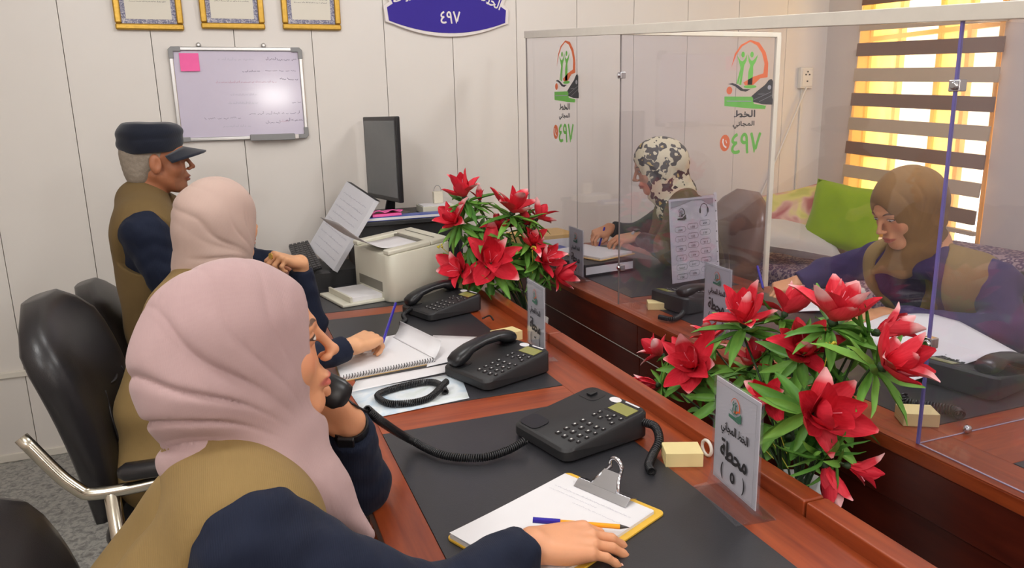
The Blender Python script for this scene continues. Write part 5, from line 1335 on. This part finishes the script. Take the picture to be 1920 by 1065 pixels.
def person(label, C, yaw, pitch, roll, s, N, P, shl, shr, ell_, elr, wrl, wrr, hl, hr, mats, res=.0035, scarf=None, man=False, vest_g=.028, cuffs=True, sleeve=.040, bust=1.0, feet_dir=None, vres=.006, opening=.042):
    R = rot3(yaw, pitch, roll); C = np.array(C, float); A = lambda v: np.array(v, float)
    N, P, shl, shr, ell_, elr, wrl, wrr = map(A, (N, P, shl, shr, ell_, elr, wrl, wrr))
    fd = A(feet_dir) if feet_dir is not None else A((math.cos(math.radians(yaw)), math.sin(math.radians(yaw)), 0)); fd = fd / np.linalg.norm(fd)
    o = thing('person', label, 'person', (P[0], P[1], 0)); org = (P[0], P[1], 0)
    B = Shape(); add_head(B, C, R, s, man)
    B.cap(C + R @ (A((-.048, 0, -.150)) * s), N, .054 * s, .058, .03); torso(B, N, P, shl, shr, -.006)
    info = {}
    for nm, sh, el, wr, hd, sd in (('L', shl, ell_, wrl, hl, -1), ('R', shr, elr, wrr, hr, 1)):
        B.cap(sh, el, .044, .036, .03); B.cap(el, wr, .036, .0235, .02)
        B.ell(wr, (.022, .022, .022), None, .015)
        tips, T = hand(B, wr, hd['fx'], hd['back'], sd, hd.get('curls', RELAX), hd.get('spread', 1.0), hd.get('thumb', TH_SIDE), hd.get('s', .95))
        info[nm] = (tips, T)
    skin_object('body', B, res, mats['skin'], o, org, None, (C, R, s), 1)
    # shirt with sleeves
    S = Shape(); torso(S, N, P, shl, shr, .006, .05, fd, bust)
    for sh, el, wr in ((shl, ell_, wrl), (shr, elr, wrr)):
        w2 = wr + (el - wr) * .10; S.cap(sh, el, sleeve + .022, sleeve + .012, .03); S.cap(el, w2 + (w2 - el) * .10, sleeve + .012, sleeve - .004, .025)
        S.cut(w2, w2 - el, .085)
    S.cap(N + A((0, 0, -.02)), N + A((0, 0, .035)), .066, .060, .02)
    skin_object('shirt', S, vres, mats['shirt'], o, org, lambda V: .0045 * wob(V, 48, C[0] * 7) + .0025 * wob(V, 110, C[1] * 3) - .001)
    Vt = Shape(); torso(Vt, N, P, shl, shr, vest_g, .05, fd, bust, .74)
    for sh, el in ((shl, ell_), (shr, elr)):
        n_ = (sh - N); n_ = n_ / np.linalg.norm(n_); Vt.cut(N + (sh - N) * 1.02, n_, .14, .01)
    ch = N * .62 + P * .38 + fd * (.150 if bust else .125); Rv = np.stack([fd, np.cross((0, 0, 1), fd), np.array((0, 0, 1.0))], 1)
    Vt.ell(ch + np.array((0, 0, .05)), (.075 + .6 * (opening - .042), opening, .30), Rv, .008, True)
    skin_object('vest', Vt, vres, mats['vest'], o, org, lambda V: .004 * wob(V, 34, 2 + C[0]))
    # trousers and shoes under the desk
    lat = (shl - shr) / np.linalg.norm(shl - shr); lat[2] = 0; L_ = Shape()
    for sg_ in (1, -1):
        hip = P + lat * sg_ * .085; kn = hip + fd * .40 + A((0, 0, .0)); an = np.array((kn[0] + fd[0] * .0, kn[1], .10))
        L_.cap(hip, kn, .095, .068, .03); L_.cap(kn, an, .066, .050, .03)
        f_ = Shape(); f_.cap(an + A((0, 0, -.055)) - fd * .04, an + A((0, 0, -.06)) + fd * .13, .042, .036, .02); f_.cap(an, an + A((0, 0, -.05)), .045, .045, .02); f_.cut((an[0] + fd[0] * .05, an[1] + fd[1] * .05, .005), (0, 0, -1), .3)
        skin_object('shoe', f_, .009, 'black', o, org)
    L_.cap(P + lat * .08, P - lat * .08, .12, .12, .03)
    skin_object('trousers', L_, .011, mats['trousers'], o, org)
    if scarf: scarf(o, org, C, R, s, N, shl, shr, fd)
    return o, R, info
def headscarf(mat, h=.005, cut=((.128, 0, -.030), (.083, .056, .098)), drape=(), fold=.0035, n=17, bun=1.0, extra=None, pleat=0.0, seed=0.0, slab=None):
    def build(o, org, C, R, s, N, shl, shr, fd):
        T = lambda p: C + R @ (np.array(p, float) * s); S = Shape()
        e = lambda c, r, k=.03, sub=False: S.ell(T(c), np.array(r) * s, R, k, sub)
        e((-.012, 0, .026), (.110, .087, .102)); e((-.070, 0, -.005), (.072 * bun, .074, .086), .05); e((.006, 0, -.045), (.070, .076, .080), .04)
        S.cap(T((-.016, 0, -.09)), N + np.array((0, 0, .060)), .066 * s, .068, .04)
        S.cap(T((-.050, 0, -.075)), N - fd * .020 + np.array((0, 0, .035)), .058 * s, .062, .03)
        e((.026, 0, -.128), (.048, .050, .024), .03)
        for a, b, ra, rb in drape: S.cap(a, b, ra, rb, .035)
        if extra: extra(S, T, e)
        e(cut[0], cut[1], .007, True); e((.092, 0, -.078), (.052, .046, .042), .006, True)
        def disp(V):
            p = ((V - C) @ R) / s; dx, dz = p[:, 0] - .060, p[:, 2] + .135; th = np.arctan2(dz, -dx); r = np.hypot(dx, dz)
            w = np.clip((r - .05) / .09, 0, 1) * np.clip((.075 - p[:, 0]) / .05, 0, 1)
            ph = th * n + 1.6 * np.sin(p[:, 1] * 22 + seed) + 1.9 * np.sin(r * 26 + seed + th * 2) + seed
            f = .18 - (1 - np.abs(np.sin(ph * .5))) ** 3.2 * 1.6; f2 = .4 - (1 - np.abs(np.sin(ph * .19 + 1 + seed))) ** 1.8 * 1.7
            md = np.clip(.55 + .75 * wob(p, 24, seed + 2), .05, 1.15) * np.clip(1.0 - (p[:, 2] - .0) / .11, .22, 1)
            f3 = wob(V, 60, seed)
            return w * md * (fold * f * .75 + fold * f2 * .8) + fold * .16 * f3
        return skin_object('headscarf', S, h, mat, o, org, disp, None, 1)
    return build

NAVY = M_fabric('navy_uniform', (16, 23, 42), (23, 31, 52), .8, 700, bstr=.3, sheen=.04)
KHAKI = M_fabric('khaki_vest', (128, 104, 64), (150, 124, 78), .85, 800, bstr=.25, sheen=.03)
KHAKI2 = M_fabric('olive_brown_vest', (100, 80, 48), (120, 98, 62), .85, 800, bstr=.25, sheen=.03)
BLUEU = M_fabric('blue_uniform', (36, 48, 88), (74, 42, 86), .8, 700, bstr=.3, sheen=.04)  # plum patches paint a violet acrylic reflection into the blue cloth
DARKU = M_fabric('dark_green_uniform', (34, 40, 40), (46, 52, 50), .8, 700, bstr=.3)
TROU = M_fabric('dark_trousers', (24, 26, 34), (32, 34, 42), .85)
PINK = M_fabric('dusty_pink_scarf', (166, 136, 136), (188, 160, 158), .8, 1500, bstr=.22, sheen=.12)
BEIGE = M_fabric('pale_beige_pink_scarf', (178, 152, 142), (200, 174, 162), .75, 1300, bstr=.2, sheen=.1)
BROWN = M_fabric('brown_scarf', (122, 90, 52), (142, 108, 66), .8, 1300, bstr=.2, sheen=.08)
SK1 = skin_mat('skin_nearest_woman', (212, 150, 112), (196, 92, 88), blush=.28, look=-.001, openz=.0034)
SK2 = skin_mat('skin_second_woman', (214, 160, 120), (180, 90, 80))
SKM = skin_mat('skin_man', (164, 106, 76), (140, 84, 70), brow=(60, 46, 40), blush=.1, stubble=.35)
SK3 = skin_mat('skin_far_woman', (204, 146, 110), (170, 84, 74))
SK4 = skin_mat('skin_screened_woman', (206, 148, 108), (178, 92, 78), look=-.004, openz=.0026)

def V3(v): return np.array(v, float)
# ---------- the nearest woman, telephone at her ear
wr1 = V3(AZ(1000, 1022, .800)); wl1 = V3(AY(655, 792, 1.19))
eR1 = V3((.195, .880, .795)); eL1 = V3(AZ(668, 905, .805)); shR1 = V3((-.015, .905, .945)); shL1 = V3((-.005, 1.235, .935)); N1 = V3((-.045, 1.075, .980)); P1 = V3((-.17, 1.10, .57))
def scarf1_extra(S, T, e):
    e((-.058, 0, -.030), (.070, .076, .070), .05)
tail = V3(AY(690, 1003, 1.0))
sc1 = headscarf(PINK, .0036, ((.121, 0, -.028), (.080, .058, .100)),
                [(V3((.030, 1.055, 1.000)), V3((.070, 1.030, .935)), .062, .046), (V3((.070, 1.030, .935)), tail, .046, .010),
                 (N1 + V3((.01, -.01, .02)), N1 + V3((.045, -.095, -.025)), .072, .054), (N1 + V3((.0, .01, .01)), N1 + V3((.03, .085, -.02)), .070, .05)],
                .0130, 26, .96, scarf1_extra, seed=.7)
ear = V3((-.01, 1.165, 1.125)); mouth_ = V3(AY(640, 742, 1.165))
p1o, R1, info1 = person('woman in a dusty pink headscarf holding a telephone handset to her ear', (.001, 1.084, 1.14), 6, -7, -4.4, 1.05, N1, P1, shL1, shR1, eL1, eR1, wl1, wr1,
    {'fx': ear + V3((.03, .03, -.03)) - wl1, 'back': (.55, .80, .25), 'curls': [(30, 45, 30), (34, 50, 34), (38, 52, 36), (42, 54, 36)], 'thumb': TH_IN},
    {'fx': (1.0, -.10, -.10), 'back': (.02, -.12, 1), 'curls': [(26, 46, 30), (15, 20, 10), (14, 18, 10), (16, 18, 10)], 'spread': .6, 'thumb': TH_IN, 's': 1.1},
    {'skin': SK1, 'shirt': NAVY, 'vest': KHAKI, 'trousers': TROU}, .0026, sc1, vest_g=.024, sleeve=.046, feet_dir=(1, 0, 0), vres=.0052)
# fingernails of the resting right hand
MAT['nail'] = M_plain('fingernail', (226, 172, 150), .25)
tp, TT = info1['R']
for i_, cu in ((1, (15, 20, 10)), (2, (14, 18, 10)), (3, (16, 18, 10))):
    a_ = math.radians(sum(cu)); o0 = TT((0, 0, 0)); dv = TT((math.cos(a_), 0, -math.sin(a_))) - o0; nv = TT((math.sin(a_), 0, math.cos(a_))) - o0
    dv /= np.linalg.norm(dv); nv /= np.linalg.norm(nv); c_ = tp[i_] + dv * .0005 + nv * .0058
    Mn = Matrix.Translation(Vector(c_) - p1o.location) @ frame_M((0, 0, 0), dv, np.cross(nv, dv))
    MB().lathe([(.0005, -.0008), (.0050, -.0004), (.0046, .0010), (.0005, .0016)], 12, Mn, 1.25, .95).build('fingernail', 'nail', p1o, smooth=True)
# watch on her left wrist
wdir = (wl1 - eL1) / np.linalg.norm(wl1 - eL1)
def bracelet(parent, c, d, r, wdt, mat, face=None, nm='wrist_watch'):
    q = Vector(d).to_track_quat('Z', 'Y').to_matrix().to_4x4(); pl = parent.location
    M = Matrix.Translation(Vector(c) - pl) @ q; b = MB()
    b.lathe([(r, -wdt / 2), (r + .003, -wdt / 2), (r + .003, wdt / 2), (r, wdt / 2)], 22, M); b.f = b.f[:-2]
    w_ = b.build(nm, mat, parent, smooth=False)
    if face is not None:
        fdv = q.inverted().to_3x3() @ Vector(face); a = math.atan2(fdv.y, fdv.x)
        MB().box((r + .001, -.014, -.014), (r + .009, .014, .014), M @ Matrix.Rotation(a, 4, 'Z')).build('watch_face', 'black', w_, bevel=.003)
    return w_
bracelet(p1o, wl1 + wdir * -.012, wdir, .0285, .020, 'watch', (-.3, -.9, .2))
# handset of the near telephone and its long cord
invp = Matrix.LocRotScale(ph1.location, ph1.rotation_euler, None).inverted()
hx = Vector(ear - mouth_).normalized(); facev = Vector((R1 @ V3((.2, -1, 0))))
hz = -(facev - hx * facev.dot(hx)).normalized(); hy = hz.cross(hx)
Mh = Matrix(((hx.x, hy.x, hz.x, 0), (hx.y, hy.y, hz.y, 0), (hx.z, hy.z, hz.z, 0), (0, 0, 0, 1)))
mid = Vector((ear + mouth_) / 2)
h1 = bpy.data.objects.new('handset', HANDSET); COL.objects.link(h1); h1.parent = ph1
h1.matrix_local = invp @ Matrix.Translation(mid) @ Mh @ Matrix.Diagonal((1.02, 1.1, 1, 1))
cs = mid - hx * .100 + hz * .012
o_wire(ph1, [cs, cs + Vector((.02, .0, -.02)), AY(690, 772, 1.24)], .0022)
o_coil(ph1, [AY(688, 768, 1.24), AY(715, 790, 1.28), AZ(765, 822, .79), AZ(830, 853, .7735), AZ(900, 858, .7735), AZ(950, 845, .775), AZ(985, 826, .785)], .0070, .0021, .0047)

# ---------- the second woman writing
wr2 = V3(AZ(664, 648, .825)); wl2 = V3((.185, 2.40, 1.015))
sc2 = headscarf(BEIGE, .0048, ((.125, 0, -.03), (.080, .054, .095)), [], .0080, 22, 1.0, lambda S, T, e: (e((-.05, 0, -.07), (.070, .074, .06), .05),), seed=2.1)
p2o, R2, info2 = person('woman in a pale beige headscarf writing with a blue pen at the second station', (-.028, 2.185, 1.185), 40, -2, 0, 1.0, (-.085, 2.16, 1.02), (-.20, 2.13, .57), (-.07, 2.33, .965), (-.16, 2.01, .965), (.205, 2.44, .80), (.05, 1.96, .82), wl2, wr2,
    {'fx': (-.72, -.45, .35), 'back': (.30, -.05, .92), 'curls': FIST, 'thumb': TH_IN, 'spread': .6},
    {'fx': V3(AZ(742, 612, .825)) - wr2, 'back': (-.1, -.3, 1), 'curls': [(30, 40, 26), (44, 52, 34), (54, 60, 36), (58, 62, 36)], 'thumb': TH_IN, 's': 1.05},
    {'skin': SK2, 'shirt': NAVY, 'vest': KHAKI, 'trousers': TROU}, .0032, sc2, feet_dir=(1, 0, 0))
tips, T2 = info2['L']
rp = T2((.108, .0095 * -1, -.006)); MB().lathe([(.0095, -.0015), (.0108, -.0015), (.0108, .0015), (.0095, .0015)], 14, Matrix.Translation(Vector(rp) - p2o.location) @ Vector(T2((.091, -.0095, .001)) - rp).to_track_quat('Z', 'Y').to_matrix().to_4x4()).build('finger_ring', 'gold_ring', p2o)
MAT['nailred'] = M_plain('red_nail_polish', (140, 20, 36), .2)
for i in (0,):
    MB().lathe([(.001, -.004), (.0058, -.002), (.0058, .002), (.001, .004)], 8, Matrix.Translation(Vector(tips[i]) - p2o.location)).build('painted_nail', 'nailred', p2o, smooth=True)

# ---------- the man in the navy cap
wlm = V3((.165, 3.17, .880)); CM = V3((-.226, 2.909, 1.328)); RM = rot3(3.9, -2, 2)
def man_head(o, org, C, R, s, N, shl, shr, fd):
    T = lambda p: C + R @ (np.array(p, float) * s)
    H = Shape(); H.ell(T((-.018, 0, .026)), (.0985, .0775, .086), R, .01); H.ell(T((-.060, 0, -.035)), (.050, .058, .060), R, .03)
    H.ell(T((.085, 0, -.03)), (.098, .12, .13), R, .006, True); H.ell(T((.0, .0, -.115)), (.10, .09, .045), R, .006, True)
    for sy in (-1, 1): H.ell(T((-.004, sy * .085, -.014)), (.026, .020, .040), R, .004, True)
    skin_object('hair', H, .0035, 'greyhair', o, org, lambda V: .0008 * wob(V, 300))
    K = Shape(); K.cap(T((-.012, 0, .070)), T((-.012, 0, .078)), .098, .094, .01); K.ell(T((-.008, 0, .094)), (.108, .096, .042), R, .02); K.ell(T((-.012, 0, .060)), (.106, .0855, .040), R, .015)
    K.cut(T((0, 0, .030)), -R[:, 2], .22, .004); K.cut(T((0, 0, .128)), R[:, 2] + .06 * R[:, 0], .22, .008)
    cap = skin_object('cap', K, .0035, 'capnavy', o, org, lambda V: .0015 * wob(V, 60, 1))
    b = MB()
    def fn(u, v):
        a = (u - .5) * 2 * 1.15; r0 = .098; rr = r0 + v * .078 * math.cos(a * .95) ** .7 if abs(a) < 1.5 else r0
        p = (-.012 + rr * math.cos(a) , .088 / .098 * rr * math.sin(a), .040 - v * .020 - .018 * a * a)
        q = T(p); return tuple(q - np.array(org))
    b.grid(fn, 16, 5).build('cap_brim', 'capnavy', cap, smooth=True, solid=.004)
    return None
MAT['greyhair'] = M_plain('short_grey_hair', (146, 134, 120), .8, var=.3, nscale=220, bstr=.4, bscale=500)
MAT['capnavy'] = M_fabric('navy_cap_fabric', (17, 22, 36), (24, 29, 44), .85, 900, bstr=.3)
pmn, RMn, infom = person('man in a navy cap and khaki vest sitting by the panelled wall', CM, 3.9, -2, 2, 1.0, (-.285, 2.905, 1.175), (-.27, 2.95, .57), (-.235, 3.10, 1.10), (-.275, 2.72, 1.105), (-.02, 3.26, .90), (-.19, 2.70, .83), wlm, (.045, 2.86, .80),
    {'fx': (.95, .05, -.25), 'back': (0, 0, 1), 'curls': RELAX}, {'fx': (1, .3, -.1), 'back': (0, 0, 1), 'curls': RELAX},
    {'skin': SKM, 'shirt': NAVY, 'vest': KHAKI2, 'trousers': TROU}, .0032, man_head, man=True, bust=0.0, vest_g=.030, sleeve=.050, feet_dir=(1, 0, 0))

# ---------- the woman in the leopard-print scarf behind the screen
wl3 = V3(AZ(1192, 443, .885)); wr3 = V3(AZ(1142, 428, .905))
sc3 = headscarf('leopard', .005, ((.125, 0, -.03), (.080, .054, .095)), [(V3((1.85, 2.89, 1.09)), V3((1.835, 2.87, 1.02)), .075, .06)], .0040, 20, 1.05, None, seed=4.0)
p3o, R3, info3 = person('woman in a leopard-print headscarf writing behind the far screen', (1.80, 2.93, 1.215), 156, 16, 0, 1.0, (1.89, 2.89, 1.055), (2.02, 2.92, .58), (1.86, 2.70, 1.0), (1.99, 3.05, 1.0), (1.83, 2.70, .82), (1.86, 3.20, .86), wl3, wr3,
    {'fx': (-.95, .1, -.12), 'back': (0, -.3, 1), 'curls': RELAX, 'thumb': TH_IN}, {'fx': (-.9, -.1, -.25), 'back': (-.2, -.2, 1), 'curls': GRIP, 'thumb': TH_IN},
    {'skin': SK3, 'shirt': DARKU, 'vest': KHAKI2, 'trousers': TROU}, .0036, sc3, feet_dir=(-1, 0, 0))
d3 = wl3 - V3((1.83, 2.70, .82)); bracelet(p3o, wl3, d3, .026, .016, 'alu', (0, -.3, 1))
t3 = info3['R'][0]; a3 = (t3[0] + t3[4]) / 2
pen(Vector(a3 + V3((.03, .0, .085))), Vector(a3 + V3((-.008, 0, -.03))), 'blue pen in the leopard-scarfed woman\'s hand', 'pen', .0045, 'pen', 'graph', False)

# ---------- the woman in the brown scarf behind the near screen
wl4 = V3(AZ(1655, 590, .795)); wr4 = V3(AZ(1492, 530, .805)); N4 = V3((2.075, 1.765, .985))
sc4 = headscarf(BROWN, .0045, ((.125, 0, -.032), (.080, .055, .096)), [(N4 + V3((-.02, .0, .02)), N4 + V3((-.050, .015, -.035)), .072, .046), (N4 + V3((-.05, .02, .0)), N4 + V3((-.120, .065, -.060)), .044, .010)], .0075, 24, 1.0, None, seed=1.3)
p4o, R4, info4 = person('woman in a brown headscarf looking down at her papers behind the screen', (1.995, 1.767, 1.141), 174, 24, 1.8, 1.0, N4, (2.26, 1.76, .58), (2.155, 1.55, .925), (2.13, 1.97, .925), (2.10, 1.46, .79), (2.09, 2.19, .84), wl4, wr4,
    {'fx': (-.9, .35, -.05), 'back': (0, -.2, 1), 'curls': RELAX}, {'fx': (-.9, .15, -.2), 'back': (.1, -.2, 1), 'curls': GRIP, 'thumb': TH_IN},
    {'skin': SK4, 'shirt': BLUEU, 'vest': KHAKI, 'trousers': TROU}, .0034, sc4, feet_dir=(-1, 0, 0), bust=0.0, vest_g=.014, opening=.125)
pen(AZ(1420, 498, .875), AZ(1432, 545, .79), 'blue pen in the brown-scarfed woman\'s hand', 'pen', .0046, 'pen', 'graph', False)
